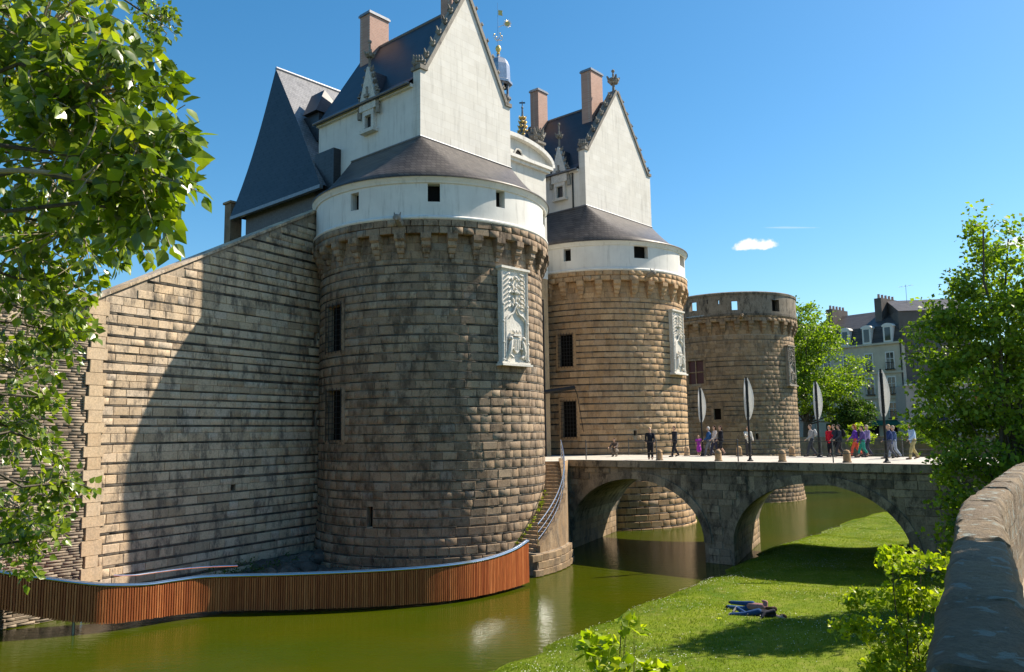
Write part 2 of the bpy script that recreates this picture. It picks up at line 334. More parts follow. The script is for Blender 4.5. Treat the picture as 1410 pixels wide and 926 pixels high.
# ------------------------------------------------------------------ mesh helpers
class MB:
    """collects shapes; build() links them as one mesh object"""
    def __init__(s): s.v = []; s.f = []
    def add(s, vs, fs):
        n = len(s.v); s.v += [tuple(v) for v in vs]; s.f += [tuple(i + n for i in f) for f in fs]
    def box(s, c, size, rz=0.0, taper=1.0):
        x, y, z = size[0] / 2, size[1] / 2, size[2] / 2; ca, sa = math.cos(rz), math.sin(rz); vs = []
        for k, (dx, dy, dz) in enumerate(((-1, -1, -1), (1, -1, -1), (1, 1, -1), (-1, 1, -1), (-1, -1, 1), (1, -1, 1), (1, 1, 1), (-1, 1, 1))):
            t = taper if dz > 0 else 1.0
            px, py = dx * x * t, dy * y * t
            vs.append((c[0] + px * ca - py * sa, c[1] + px * sa + py * ca, c[2] + dz * z))
        s.add(vs, [(0, 3, 2, 1), (4, 5, 6, 7), (0, 1, 5, 4), (1, 2, 6, 5), (2, 3, 7, 6), (3, 0, 4, 7)])
    def obox(s, c, X, Y, Z):
        """box from centre and three half-extent vectors"""
        c = Vector(c); vs = [c + X * dx + Y * dy + Z * dz for (dx, dy, dz) in ((-1, -1, -1), (1, -1, -1), (1, 1, -1), (-1, 1, -1), (-1, -1, 1), (1, -1, 1), (1, 1, 1), (-1, 1, 1))]
        fl = X.cross(Y).dot(Z) < 0
        fs = [(0, 3, 2, 1), (4, 5, 6, 7), (0, 1, 5, 4), (1, 2, 6, 5), (2, 3, 7, 6), (3, 0, 4, 7)]
        s.add(vs, [tuple(reversed(f)) for f in fs] if fl else fs)
    def tube(s, pts, rad, n=6, caps=True):
        pts = [Vector(p) for p in pts]; rads = rad if isinstance(rad, (list, tuple)) else [rad] * len(pts)
        rings = []; ref = None
        for i, p in enumerate(pts):
            d = (pts[min(i + 1, len(pts) - 1)] - pts[max(i - 1, 0)])
            if d.length < 1e-9: d = Vector((0, 0, 1))
            d.normalize()
            if ref is None: ref = Vector((0, 0, 1)) if abs(d.z) < .9 else Vector((1, 0, 0))
            x = d.cross(ref)
            if x.length < 1e-4: x = d.cross(Vector((1, .3, 0)))
            x.normalize(); y = d.cross(x)
            rings.append([p + (x * math.cos(2 * math.pi * k / n) + y * math.sin(2 * math.pi * k / n)) * rads[i] for k in range(n)])
        vs = [v for r in rings for v in r]; fs = []
        for i in range(len(pts) - 1):
            for k in range(n):
                a, b = i * n + k, i * n + (k + 1) % n; fs.append((a, a + n, b + n, b))
        if caps: fs.append(tuple(range(n))); fs.append(tuple(reversed(range((len(pts) - 1) * n, len(pts) * n))))
        s.add(vs, fs)
    def lathe(s, c, prof, n=24, f0=0.0, f1=None, dirf=None):
        """prof: (radius, z) from bottom to top; dirf(angle) -> unit vector"""
        full = f1 is None
        if full: f1 = f0 + 2 * math.pi
        dirf = dirf or (lambda t: Vector((math.cos(t), math.sin(t), 0)))
        cols = n if full else n + 1; vs = []
        for k in range(cols):
            d = dirf(f0 + (f1 - f0) * k / n)
            for (r, z) in prof: vs.append((c[0] + d.x * r, c[1] + d.y * r, z))
        m = len(prof); fs = []
        for k in range(n):
            k2 = (k + 1) % cols
            for j in range(m - 1): fs.append((k * m + j, k2 * m + j, k2 * m + j + 1, k * m + j + 1))
        s.add(vs, fs)
    def ball(s, c, r, nu=8, nv=6):
        r = r if isinstance(r, (tuple, list)) else (r, r, r); vs = [(c[0], c[1], c[2] - r[2])]; fs = []
        for j in range(1, nv):
            t = -math.pi / 2 + math.pi * j / nv
            for k in range(nu):
                p = 2 * math.pi * k / nu; vs.append((c[0] + r[0] * math.cos(t) * math.cos(p), c[1] + r[1] * math.cos(t) * math.sin(p), c[2] + r[2] * math.sin(t)))
        vs.append((c[0], c[1], c[2] + r[2])); L = len(vs) - 1
        for k in range(nu):
            k2 = (k + 1) % nu; fs.append((0, 1 + k2, 1 + k)); fs.append((L, L - nu + k, L - nu + k2))
            for j in range(nv - 2):
                a = 1 + j * nu; fs.append((a + k, a + k2, a + nu + k2, a + nu + k))
        s.add(vs, fs)
    def prism(s, poly, vec):
        """polygon (3-D points, in order) extruded by vec"""
        n = len(poly); vec = Vector(vec); p = [Vector(q) for q in poly]; vs = p + [q + vec for q in p]
        s.add(vs, [tuple(range(n)), tuple(reversed(range(n, 2 * n)))] + [(k, k + n, (k + 1) % n + n, (k + 1) % n) for k in range(n)])
    def build(s, name, mat, parent=None, smooth=False, world=True, **props):
        return link(name, mesh_from(name, s.v, s.f, mat, smooth), parent, world, **props)
def mesh_from(name, v, f, mat, smooth=False):
    me = bpy.data.meshes.new(name); me.from_pydata([tuple(q) for q in v], [], f)
    bm = bmesh.new(); bm.from_mesh(me)
    if len(f) < 4000: bmesh.ops.recalc_face_normals(bm, faces=bm.faces)
    if smooth:
        for q in bm.faces: q.smooth = True
    bm.to_mesh(me); bm.free()
    if mat: me.materials.append(MAT[mat] if isinstance(mat, str) else mat)
    if smooth:
        try: me.set_sharp_from_angle(angle=math.radians(40))
        except Exception: pass
    return me
def link(name, me, parent=None, world=True, **props):
    o = bpy.data.objects.new(name, me); COL.objects.link(o)
    if parent is not None:
        o.parent = parent
        if world and parent.type == 'EMPTY': o.matrix_parent_inverse = Matrix.Translation(-parent.location)
    for k, v in props.items(): o[k] = v
    return o
def np_mesh(name, verts, faces, mat, parent=None, smooth=False, world=True, **props):
    """fast path: verts (n,3) array, faces (m,k) array with one k"""
    verts = np.asarray(verts, dtype=np.float32); faces = np.asarray(faces, dtype=np.int32); k = faces.shape[1]
    me = bpy.data.meshes.new(name); me.vertices.add(len(verts)); me.vertices.foreach_set('co', verts.ravel())
    me.loops.add(faces.size); me.loops.foreach_set('vertex_index', faces.ravel())
    me.polygons.add(len(faces)); me.polygons.foreach_set('loop_start', np.arange(0, faces.size, k, dtype=np.int32))
    me.polygons.foreach_set('loop_total', np.full(len(faces), k, dtype=np.int32))
    if smooth: me.polygons.foreach_set('use_smooth', np.ones(len(faces), dtype=bool))
    me.update(); me.validate()
    if mat: me.materials.append(MAT[mat])
    return link(name, me, parent, world, **props)
def thing(name, loc, label, cat, group=None, rz=0.0):
    o = bpy.data.objects.new(name, None); COL.objects.link(o); o.location = loc; o.rotation_euler = (0, 0, rz)
    o.empty_display_size = .3; o['label'] = label; o['category'] = cat
    if group: o['group'] = group
    return o
def tag(o, label, cat, group=None):
    o['label'] = label; o['category'] = cat
    if group: o['group'] = group
    return o
def copy_tree(o, parent=None):
    c = o.copy(); COL.objects.link(c)
    if parent is not None: c.parent = parent
    for ch in list(o.children): copy_tree(ch, c)
    return c

# ------------------------------------------------------------------ masonry
def unit_stone(seed, cx=.022, cz=.045):
    """block -0.5..0.5 wide, 0..1 high in z, front at y=0 (outwards +y), going back to y=-1; chamfered, uneven face"""
    r = random.Random(seed); j = lambda a: r.uniform(-a, a)
    def ring(y, ix, iz, jy=0.0):
        return [(-.5 + ix + j(.012), y + j(jy), iz + j(.02)), (.5 - ix + j(.012), y + j(jy), iz + j(.02)), (.5 - ix + j(.012), y + j(jy), 1 - iz + j(.02)), (-.5 + ix + j(.012), y + j(jy), 1 - iz + j(.02))]
    vs = ring(-1, .0, .0) + ring(-.09, .0, .0) + ring(0, cx, cz, .035)
    fs = []
    for a in (0, 4):
        for k in range(4): fs.append((a + k, a + (k + 1) % 4, a + 4 + (k + 1) % 4, a + 4 + k))
    fs.append((8, 9, 10, 11))
    # outward = +y seen from outside: flip for correct winding
    return np.array(vs), [tuple(reversed(f)) for f in fs]
STONES = [unit_stone(100 + i) for i in range(6)]
SLABS = [unit_stone(200 + i, .008, .12) for i in range(4)]
_unit_mesh = {}
def unit_mesh(kind, i, mat):
    key = (kind, i, mat)
    if key not in _unit_mesh:
        v, f = (STONES if kind == 's' else SLABS)[i]; _unit_mesh[key] = mesh_from('stone', v, f, mat)
    return _unit_mesh[key]
def stone_matrix(P, out, w, h, d):
    """unit stone -> world; P is the middle of its lower front edge, out the outward direction"""
    t = out.cross(ZV).normalized() * -1.0
    up = t.cross(out) * -1.0
    if up.z < 0: up = -up
    m = Matrix.Identity(4)
    for r in range(3):
        m[r][0] = t[r] * w; m[r][1] = out[r] * d; m[r][2] = up[r] * h; m[r][3] = P[r]
    if m.to_3x3().determinant() < 0:
        for r in range(3): m[r][0] = -m[r][0]
    return m
def lay_stones(pieces, parent, mat, n_single=300, name='stone', kind='s', rest_name='stone_courses'):
    """pieces: (P, out, w, h, d). The ones that show largest become objects, the rest one mesh of stuff."""
    def size(p):
        q = proj(p[0]); fc = (Vector((0, 0, EYE)) - p[0]).normalized().dot(p[1])
        if q is None or fc < .05 or not (-20 < q[0] < 1430 and -20 < q[1] < 946): return 0.0
        return p[2] * p[3] * fc / (q[2] * q[2])
    order = sorted(pieces, key=size, reverse=True)
    singles = [p for p in order[:n_single] if size(p) > 0]; rest = order[len(singles):]
    for p in singles:
        i = rng.randrange(6 if kind == 's' else 4)
        o = bpy.data.objects.new(name, unit_mesh(kind, i, mat)); COL.objects.link(o); o.parent = parent
        o.matrix_parent_inverse = parent.matrix_world.inverted() if False else Matrix.Identity(4)
        o.matrix_basis = stone_matrix(*p)
    if rest:
        V = []; F = []; n = 0; lib = STONES if kind == 's' else SLABS
        fb = np.array([f for f in lib[0][1]])
        for p in rest:
            v = lib[rng.randrange(len(lib))][0]; m = np.array(stone_matrix(*p))
            V.append(v @ m[:3, :3].T + m[:3, 3]); F.append(fb + n); n += len(v)
        np_mesh(rest_name, np.vstack(V), np.vstack(F), mat, parent, kind='stuff')
def courses(s0, s1, z0, z1, hs, ws, holes=(), gap=.02, slab=None, slab_every=.75, limit=None):
    """rows of (s, z, w, h) blocks, with thin slab rows between some of them -> (blocks, slabs)"""
    blocks, slabs = [], []; z = z0; k = 0
    def row(z, h, ws, out, zz1):
        s = s0 - rng.uniform(0, ws[1])
        while s < s1:
            w = rng.uniform(*ws); a, b = max(s, s0), min(s + w, s1); s += w
            segs = [(a, b)]
            for (ha, hb, hz0, hz1) in holes:
                if z < hz1 - .03 and z + h > hz0 + .03:
                    ns = []
                    for (p, q) in segs:
                        if q <= ha or p >= hb: ns.append((p, q)); continue
                        if p < ha - .05: ns.append((p, ha))
                        if q > hb + .05: ns.append((hb, q))
                    segs = ns
            for (p, q) in segs:
                if q - p > .1 and (limit is None or limit((p + q) / 2, z + h * .5, q - p, h)): out.append(((p + q) / 2, z, q - p - gap, h - gap))
    while z < z1 - .1:
        h = min(rng.uniform(*hs), z1 - z)
        if h < min(.12, hs[0] * .8): break
        row(z, h, ws, blocks, z1); z += h
        if slab and rng.random() < slab_every and z < z1 - .3:
            hh = rng.uniform(slab[0], slab[1]); row(z, hh, (slab[2], slab[3]), slabs, z1); z += hh
    return blocks, slabs
def grid_surface(fn, ss, zs, holes, depth, mat, void, parent, name, back=True):
    """wall skin over parameters (s, z) with real openings; each opening gets reveals and a dark back wall"""
    ss = sorted(set(round(x, 4) for x in list(ss) + [x for h in holes for x in h[:2]])); zs = sorted(set(round(x, 4) for x in list(zs) + [x for h in holes for x in h[2:4]]))
    mb = MB(); idx = {}
    vs = []; fs = []
    for i, s in enumerate(ss):
        for j, z in enumerate(zs):
            p, n = fn(s, z); idx[i, j] = len(vs); vs.append(p)
    for i in range(len(ss) - 1):
        for j in range(len(zs) - 1):
            cs, cz = (ss[i] + ss[i + 1]) / 2, (zs[j] + zs[j + 1]) / 2
            if any(h[0] < cs < h[1] and h[2] < cz < h[3] for h in holes): continue
            fs.append((idx[i, j], idx[i + 1, j], idx[i + 1, j + 1], idx[i, j + 1]))
    mb.add(vs, fs); nf = len(fs)
    vb = MB()
    for h in holes:
        (p00, n), (p10, _), (p11, _), (p01, _) = fn(h[0], h[2]), fn(h[1], h[2]), fn(h[1], h[3]), fn(h[0], h[3])
        nn = (fn((h[0] + h[1]) / 2, h[2])[1]) * -depth
        q = [p00, p10, p11, p01]; r = [x + nn for x in q]
        mb.add(q + r, [(k, (k + 1) % 4, (k + 1) % 4 + 4, k + 4) for k in range(4)])
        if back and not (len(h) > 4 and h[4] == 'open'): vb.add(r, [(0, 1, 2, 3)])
    me = bpy.data.meshes.new(name); me.from_pydata([tuple(v) for v in mb.v], [], mb.f); me.materials.append(MAT[mat])
    for q in me.polygons[:nf]: q.use_smooth = True
    o = link(name, me, parent)
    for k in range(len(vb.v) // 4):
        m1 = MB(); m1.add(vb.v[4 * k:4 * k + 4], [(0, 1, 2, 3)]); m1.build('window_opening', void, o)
    return o

# ------------------------------------------------------------------ the setting
def poly_sheet(name, pts, z, mat, **props):
    """flat polygon sheet"""
    bm = bmesh.new(); vs = [bm.verts.new((p[0], p[1], z)) for p in pts]; f = bm.faces.new(vs)
    if f.normal.z < 0: f.normal_flip()
    bmesh.ops.triangulate(bm, faces=[f]); me = bpy.data.meshes.new(name); bm.to_mesh(me); bm.free(); me.materials.append(MAT[mat])
    return link(name, me, None, **props)
c1 = Vector((-4.4, 43.9, 0)); R1 = 6.08
c2 = Vector((6.69, 60.83, 0)); R2 = 6.36
c3 = Vector((21.7, 79.1, 0)); R3 = 6.0
A0 = Vector((3.0, 46.8, 0))                 # near left corner of the bridge
BW, SKEW = 8.4, -.30                       # bridge width, slant of its arches
DECK = 5.0
EDGE = [(-40, -40), (-22, -8), (-12, 7.5), (-1.84, 22.86), (2.21, 28.3), (8.72, 37.9), (13.65, 45.6), (22, 56.2), (31.5, 67.2), (42, 79), (56, 90)]
BANK = [(-20, -38), (-4.5, -8), (.0, .0), (4.2, 7.8), (15.0, 22.0), (22.3, 30.6), (28.4, 36.9), (35, 47), (42, 60), (52, 76), (64, 90)]
def interp(poly, n):
    P = [Vector((p[0], p[1], 0)) for p in poly]; out = []
    for i in range(n):
        t = i / (n - 1) * (len(P) - 1); k = min(int(t), len(P) - 2); out.append(P[k].lerp(P[k + 1], t - k))
    return out
bed = poly_sheet('ground', [(-900, -900), (900, -900), (900, 1500), (-900, 1500)], -1.2, 'soil', kind='structure')
water = poly_sheet('moat_water', [(-70, -45), (60, -45), (66, 92), (20, 110), (-70, 110)], 0.0, 'moat_water', kind='structure')
# lawn between the water and the quay wall
e_, b_ = interp(EDGE, 121), interp(BANK, 121); LV, LF = [], []
NL = 15
def lawn_z(p, q):
    h = .42 + .16 * math.sin(p.x * .31 + 1.3) * math.sin(p.y * .23) + .07 * math.sin(p.x * 1.1 + p.y * .7)
    return -.25 + (h + .25) * min(1.0, q * 9) + q * .25
for i in range(121):
    for j in range(NL):
        q = (j / (NL - 1)) ** 1.6; p = e_[i].lerp(b_[i], q)
        wob = .22 * math.sin(i * 1.7) * (1 - q); LV.append((p.x + wob, p.y, lawn_z(p, q)))
for i in range(120):
    for j in range(NL - 1): LF.append((i * NL + j, (i + 1) * NL + j, (i + 1) * NL + j + 1, i * NL + j + 1))
lawn = np_mesh('lawn', LV, LF, 'lawn', None, True, kind='structure')
LVn = np.array(LV).reshape(121, NL, 3)
def lawn_point(u, q):
    """point of the lawn: u 0..1 along it, q 0..1 from water to wall"""
    x = u * 120; i = min(int(x), 119); f = x - i; y = (q ** (1 / 1.6)) * (NL - 1); j = min(int(y), NL - 2); g = y - j
    return (LVn[i, j] * (1 - f) * (1 - g) + LVn[i + 1, j] * f * (1 - g) + LVn[i, j + 1] * (1 - f) * g + LVn[i + 1, j + 1] * f * g)
# sandy path at the foot of the quay wall
pv, pf = [], []
for i in range(121):
    for q in (.80, .97):
        p = LVn[i, 0] * 0 + lawn_point(i / 120, q); pv.append((p[0], p[1], p[2] + .03))
for i in range(120): pf.append((2 * i, 2 * i + 2, 2 * i + 3, 2 * i + 1))
np_mesh('path', pv, pf, 'path_sand', None, True, kind='structure')
# street level on the town side, to the horizon
STREET = 4.6
poly_sheet('street', [BANK[1], BANK[2], BANK[3], BANK[4], BANK[5], BANK[6], BANK[7], BANK[8], (50, 74), (58, 88), (40, 97), (18, 101), (-10, 112), (-60, 120), (-900, 300), (-900, 2500), (2500, 2500), (2500, -600), (20, -600), (-20, -38)], STREET, 'asphalt', kind='structure')
# quay wall below the street edge
qw = thing('quay_wall', (BANK[4][0], BANK[4][1], 0), 'tall stone quay wall along the lawn, below the street edge', 'wall')
def wall_strip(name, pts, z0, z1, mat, parent, flip=1, th=.5):
    mb = MB()
    for (p, q) in zip(pts[:-1], pts[1:]):
        p, q = Vector((p[0], p[1], 0)), Vector((q[0], q[1], 0)); d = (q - p).normalized(); n = Vector((d.y, -d.x, 0)) * flip
        L = (q - p).length; mb.obox((p + q) / 2 + n * th / 2 + ZV * (z0 + z1) / 2, d * (L / 2), n * (th / 2), ZV * ((z1 - z0) / 2))
    return mb.build(name, mat, parent)
quay_core = wall_strip('masonry', BANK[1:6], -.6, STREET + .01, 'mortar', qw)
ps = []
for (p, q) in zip(BANK[1:5], BANK[2:6]):
    p, q = Vector((p[0], p[1], 0)), Vector((q[0], q[1], 0)); d = (q - p).normalized(); n = Vector((-d.y, d.x, 0)); L = (q - p).length
    bl, _ = courses(0, L, 0, STREET, (.3, .42), (.5, 1.0), (), .018)
    for (s, z, w, h) in bl: ps.append((p + d * s + n * .05 + ZV * z, n, w, h, .1))
lay_stones(ps, quay_core, 'granite_far', 60)
far_quay = thing('quay_wall', (42, 60, 0), 'far stone quay wall of the moat, beyond the bridge', 'wall')
wall_strip('masonry', BANK[6:9] + [(50, 74), (58, 88), (40, 97), (18, 101), (-10, 112), (-60, 120)], -.6, STREET + .9, 'granite_far', far_quay, 1, .5)

# ------------------------------------------------------------------ parapet the photograph is taken over
PT = 5.85
pw = thing('parapet_wall', (3.0, 5.6, STREET), 'rounded stone parapet with lichen, running away from the lower edge of view', 'parapet')
pl = [Vector((-2.2, -4.2, 0)), (W(1290, 926, PT) + W(1425, 926, PT)) / 2, (W(1327, 690, PT) + W(1369, 690, PT)) / 2, W(1408, 641, PT), Vector((22.0, 30.4, 0))]
for p in pl: p.z = 0
pl[0] = pl[1] - (pl[2] - pl[1]).normalized() * 5
PWID = .145
def coping(P, Q, parent, miter0=None):
    d = (Q - P).normalized(); n = Vector((d.y, -d.x, 0)); L = (Q - P).length; s = 0.0
    while s < L - .05:
        l = min(rng.uniform(.9, 1.35), L - s)
        if L - s - l < .4: l = L - s
        mb = MB(); prof = []
        w2 = PWID + .03; prof = [(-w2, PT - .09), (-w2 + .012, PT - .05), (-w2 + .04, PT - .016), (-w2 * .55, PT - .002), (0, PT), (w2 * .55, PT - .002), (w2 - .04, PT - .016), (w2 - .012, PT - .05), (w2, PT - .09)]
        prof = [(-PWID - .03, PT - .36)] + prof + [(PWID + .03, PT - .36)]
        vs = []; m = len(prof); dz = rng.uniform(-.008, .008); dn = rng.uniform(-.01, .01)
        xs = [s + .012, s + .03] + [s + l * q / 10 for q in range(1, 10)] + [s + l - .03, s + l - .012]
        for kx, x in enumerate(xs):
            sc = .95 if kx in (0, len(xs) - 1) else 1.0
            for (u, z) in prof:
                j = .0 if kx in (0, len(xs) - 1) else 1
                z2 = PT - .36 + (z - PT + .36) * sc + dz + rng.uniform(-.011, .011) * j
                vs.append(P + d * x + n * (u * sc + dn + rng.uniform(-.010, .010) * j) + ZV * z2)
        fs = []
        for kx in range(len(xs) - 1):
            for k in range(m - 1): fs.append((kx * m + k, (kx + 1) * m + k, (kx + 1) * m + k + 1, kx * m + k + 1))
        fs.append(tuple(range(m))); fs.append(tuple(reversed(range((len(xs) - 1) * m, len(xs) * m))))
        mb.add(vs, fs); mb.build('coping_stone', 'parapet_stone', parent, True); s += l
for (P, Q) in zip(pl[:-1], pl[1:]): coping(P, Q, pw)
mbp = MB(); ps = []
for (P, Q) in zip(pl[:-1], pl[1:]):
    d = (Q - P).normalized(); n = Vector((d.y, -d.x, 0)); L = (Q - P).length
    mbp.obox((P + Q) / 2 + ZV * ((STREET + PT) / 2 - .25), d * (L / 2), n * (PWID - .03), ZV * ((PT - STREET) / 2 - .10))
    for sd in (1, -1):
        bl, _ = courses(0, L, STREET, PT - .37, (.28, .36), (.5, .95))
        for (s, z, w, h) in bl: ps.append((P + d * s + n * (PWID * sd) + ZV * z, n * sd, w, h, .08))
core2 = mbp.build('masonry', 'mortar', pw)
lay_stones(ps, core2, 'parapet_stone', 80)

# ------------------------------------------------------------------ round towers
def dphi(t): return OX * math.cos(t) - AX * math.sin(t)
def cyl_hit(c, R, px, py):
    """(angle, height) where the sight line of a pixel meets the tower's face"""
    d = ray(px, py); dx, dy = d.x, d.y; a = dx * dx + dy * dy; b = dx * c.x + dy * c.y; cc = c.x ** 2 + c.y ** 2 - R * R
    disc = b * b - a * cc
    t = (b - math.sqrt(max(disc, 0))) / a; p = Vector((dx * t, dy * t, 0)) - Vector((c.x, c.y, 0))
    return math.atan2(-p.dot(AX), p.dot(OX)), EYE + d.z * t
def cyl_rect(c, R, px0, py0, px1, py1):
    f0, za = cyl_hit(c, R, px0, (py0 + py1) / 2); f1, _ = cyl_hit(c, R, px1, (py0 + py1) / 2); pm = (px0 + px1) / 2
    _, zt = cyl_hit(c, R, pm, py0); _, zb = cyl_hit(c, R, pm, py1)
    return min(f0, f1) * R, max(f0, f1) * R, zb, zt
def frange(a, b, n): return [a + (b - a) * k / n for k in range(n + 1)]
def iron_grille(parent, fn, h, nx, nz, out=.12):
    mb = MB(); s0, s1, z0, z1 = h[:4]; P = lambda s, z: (lambda q: q[0] + q[1] * out)(fn(s, z))
    for k in range(nx + 1):
        s = s0 + (s1 - s0) * k / nx; mb.tube([P(s, z0 - .12), P(s, z1 + .12)], .018, 5)
    for k in range(nz + 1):
        z = z0 + (z1 - z0) * k / nz; mb.tube([P(s0 - .08, z), P((s0 + s1) / 2, z), P(s1 + .08, z)], .015, 5)
    return mb.build('grille', 'iron', parent)
def corbel_mesh(mat):
    mb = MB()
    for (z0, z1, w, d) in ((-.36, 0, .50, .46), (-.66, -.37, .43, .34), (-.92, -.67, .34, .22), (-1.14, -.93, .22, .10)):
        mb.add([(-w / 2, -.1, z1), (w / 2, -.1, z1), (w / 2, d, z1), (-w / 2, d, z1), (-w / 2, d, z0 + .10), (w / 2, d, z0 + .10), (-w / 2 * .9, d * .80, z0), (w / 2 * .9, d * .80, z0), (-w / 2, -.1, z0), (w / 2, -.1, z0)],
               [(0, 1, 2, 3), (3, 2, 5, 4), (4, 5, 7, 6), (6, 7, 9, 8), (0, 3, 4, 6, 8), (1, 9, 7, 5, 2)])
    return mesh_from('corbel', mb.v, mb.f, mat)
def round_tower(c, R, label, mat, zb, ze, flare, windows, band_windows, grilles, arc=(-115, 150), n_single=300, courses_h=(.31, .40), widths=(.42, .85), slab=(.065, .105, .5, 1.3), slab_every=.84, band=True, z0=-.6):
    T = thing('round_tower', (c.x, c.y, 0), label, 'tower')
    a0, a1 = math.radians(arc[0]), math.radians(arc[1])
    Rz = lambda z: R + flare[1] * max(0.0, (flare[0] - z) / flare[0]) ** 1.5
    def fn(s, z):
        d = dphi(s / R); return Vector((c.x, c.y, 0)) + d * (Rz(z) - .022) + ZV * z, d
    ring_top = zb; corb_top = zb - .72; zs = [z0, 0, .5, 1.0, 1.5, 2.0, 3.0] + frange(4, ring_top, 6)
    core = grid_surface(fn, [math.radians(x) * R for x in range(-180, 181, 4)], zs, windows, .34, 'mortar', 'dark_void', T, 'masonry')
    face = lambda s, z: (Vector((c.x, c.y, 0)) + dphi(s / R) * Rz(z) + ZV * z, dphi(s / R))
    hl = [(h[0] - .02, h[1] + .02, h[2] - .02, h[3] + .02) for h in windows]
    bl, sb = courses(a0 * R, a1 * R, z0 + .3, corb_top - 1.15, courses_h, widths, hl, .022, slab, slab_every)
    b3, _ = courses(a0 * R, a1 * R, corb_top - 1.15, corb_top, (.36, .40), widths, hl, .02); bl += b3
    pieces = []
    for (s, z, w, h) in bl:
        p, n = face(s, z); pieces.append((p + n * rng.uniform(-.012, .014), n, w, h, .11))
    ring = []
    for row in range(2):
        bb, _ = courses(a0 * R, a1 * R, corb_top + row * .36, corb_top + row * .36 + .36, (.36, .36), (.5, .75), (), .022)
        for (s, z, w, h) in bb:
            p, n = face(s, z); ring.append((p + n * (.38 + rng.uniform(-.008, .008)), n, w * 1.055, h, .42))
    lay_stones(pieces + ring, core, mat, n_single)
    if sb:
        sp = []
        for (s, z, w, h) in sb:
            p, n = face(s, z); sp.append((p + n * rng.uniform(-.017, .002), n, w, h, .09))
        lay_stones(sp, core, 'schist', 0, 'slate', 't', 'slate_courses')
    # corbels
    cm = corbel_mesh(mat); step = 1.21 / R; k = math.ceil(a0 / step)
    while k * step < a1:
        d = dphi(k * step); t = d.cross(ZV)
        o = bpy.data.objects.new('corbel', cm); COL.objects.link(o); o.parent = T
        m = Matrix((( -t.x, d.x, 0, c.x + d.x * R), (-t.y, d.y, 0, c.y + d.y * R), (0, 0, 1, corb_top + .004), (0, 0, 0, 1)))
        o.matrix_parent_inverse = Matrix.Translation(-T.location); o.matrix_basis = m; k += 1
    for (h, nx, nz) in grilles: iron_grille(core, fn, h, nx, nz)
    if band:
        RB = R + .26
        fb = lambda s, z: (Vector((c.x, c.y, 0)) + dphi(s / RB) * RB + ZV * z, dphi(s / RB))
        bw = []
        for (x0, y0, x1, y1) in band_windows: bw.append(cyl_rect(c, RB, x0, y0, x1, y1))
        grid_surface(fb, [math.radians(x) * RB for x in range(-180, 181, 3)], [zb, ze], bw, .45, 'plaster', 'dark_void', T, 'plaster_band')
        mb = MB(); mb.lathe(c, [(RB - .05, zb - .06), (RB + .10, zb - .05), (RB + .16, zb + .02), (RB + .16, zb + .09), (RB + .06, zb + .17), (RB - .02, zb + .19)], 120, dirf=dphi)
        mb.build('string_course', 'plaster', T, True)
        mb = MB(); mb.lathe(c, [(RB - .02, ze - .34), (RB + .07, ze - .30), (RB + .10, ze - .16), (RB + .20, ze - .08), (RB + .22, ze + .0), (RB + .02, ze + .02)], 120, dirf=dphi)
        mb.build('cornice', 'plaster', T, True)
    return T, core, fn
def skirt_roof(T, c, R, ze, zt, g, aL, aR, oB, left_cut, name='skirt_roof'):
    """slate skirt between the round eave and the straight foot of the lodge standing on the tower"""
    ev = lambda deg: Vector((c.x, c.y, 0)) + dphi(math.radians(deg)) * (R + .52) + ZV * (ze + .03)
    rows = []   # (eave point, top point)
    top = lambda a, o: fr(c, a, o, zt)
    for k in range(13): f = k / 12; rows.append((ev(left_cut + (82 - left_cut) * f), top(aL - .01, oB + (g - oB) * f)))
    for k in range(1, 17): rows.append((ev(82 + (22 - 82) * k / 16), top(aL - .01, g + .01)))
    for k in range(1, 13): f = k / 12; rows.append((ev(22 + (-22 - 22) * f), top(aL + (aR - aL) * f, g + .01)))
    for k in range(1, 17): rows.append((ev(-22 + (-82 + 22) * k / 16), top(aR + .01, g + .01)))
    for k in range(1, 13): f = k / 12; rows.append((ev(-82 + (-130 + 82) * f), top(aR + .01, g + (oB - g) * f)))
    nz = 6; vs = []; fs = []
    for (e, t) in rows:
        for j in range(nz + 1):
            f = j / nz; p = e.lerp(t, f); p.z -= .16 * math.sin(math.pi * f) * (e - t).length / 3; vs.append(p)
    for i in range(len(rows) - 1):
        for j in range(nz): fs.append((i * (nz + 1) + j, (i + 1) * (nz + 1) + j, (i + 1) * (nz + 1) + j + 1, i * (nz + 1) + j + 1))
    n = len(vs); low = [r[0] - ZV * .07 for r in rows]; vs += low
    for i in range(len(rows) - 1): fs.append((i * (nz + 1), n + i, n + i + 1, (i + 1) * (nz + 1)))
    mb = MB(); mb.add(vs, fs); o = mb.build(name, 'slate_brown', T, False)
    for q in o.data.polygons: q.use_smooth = True
    lead = MB()
    pts = [top(aL - .02, oB) + ZV * .03, top(aL - .02, g + .02) + ZV * .03, top(aR + .02, g + .02) + ZV * .03]
    lead.tube(pts, .05, 5); lead.build('flashing', 'lead', o)
    return o

# ---- nearest tower
ZB1, ZE1 = 16.9, 19.0
w1 = [cyl_rect(c1, R1, 451, 421, 471, 484), cyl_rect(c1, R1, 451, 538, 471, 606)]
slits = [cyl_rect(c1, R1, 505, 698, 513, 726), cyl_rect(c1, R1, 449, 676, 452, 697)]
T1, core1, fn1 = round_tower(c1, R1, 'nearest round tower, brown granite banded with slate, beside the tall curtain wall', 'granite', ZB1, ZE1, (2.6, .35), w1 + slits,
    [(483, 266, 494, 290), (589, 253, 606, 278), (683, 262, 695, 286), (747.5, 292, 750.5, 311)], [(w1[0], 4, 9), (w1[1], 4, 9)], n_single=300)
G1, AL1, AR1, OB1 = 2.85, -3.45, 3.55, -6.0
skirt_roof(T1, c1, R1, ZE1, 21.75, G1, AL1, AR1, -2.85, 118)
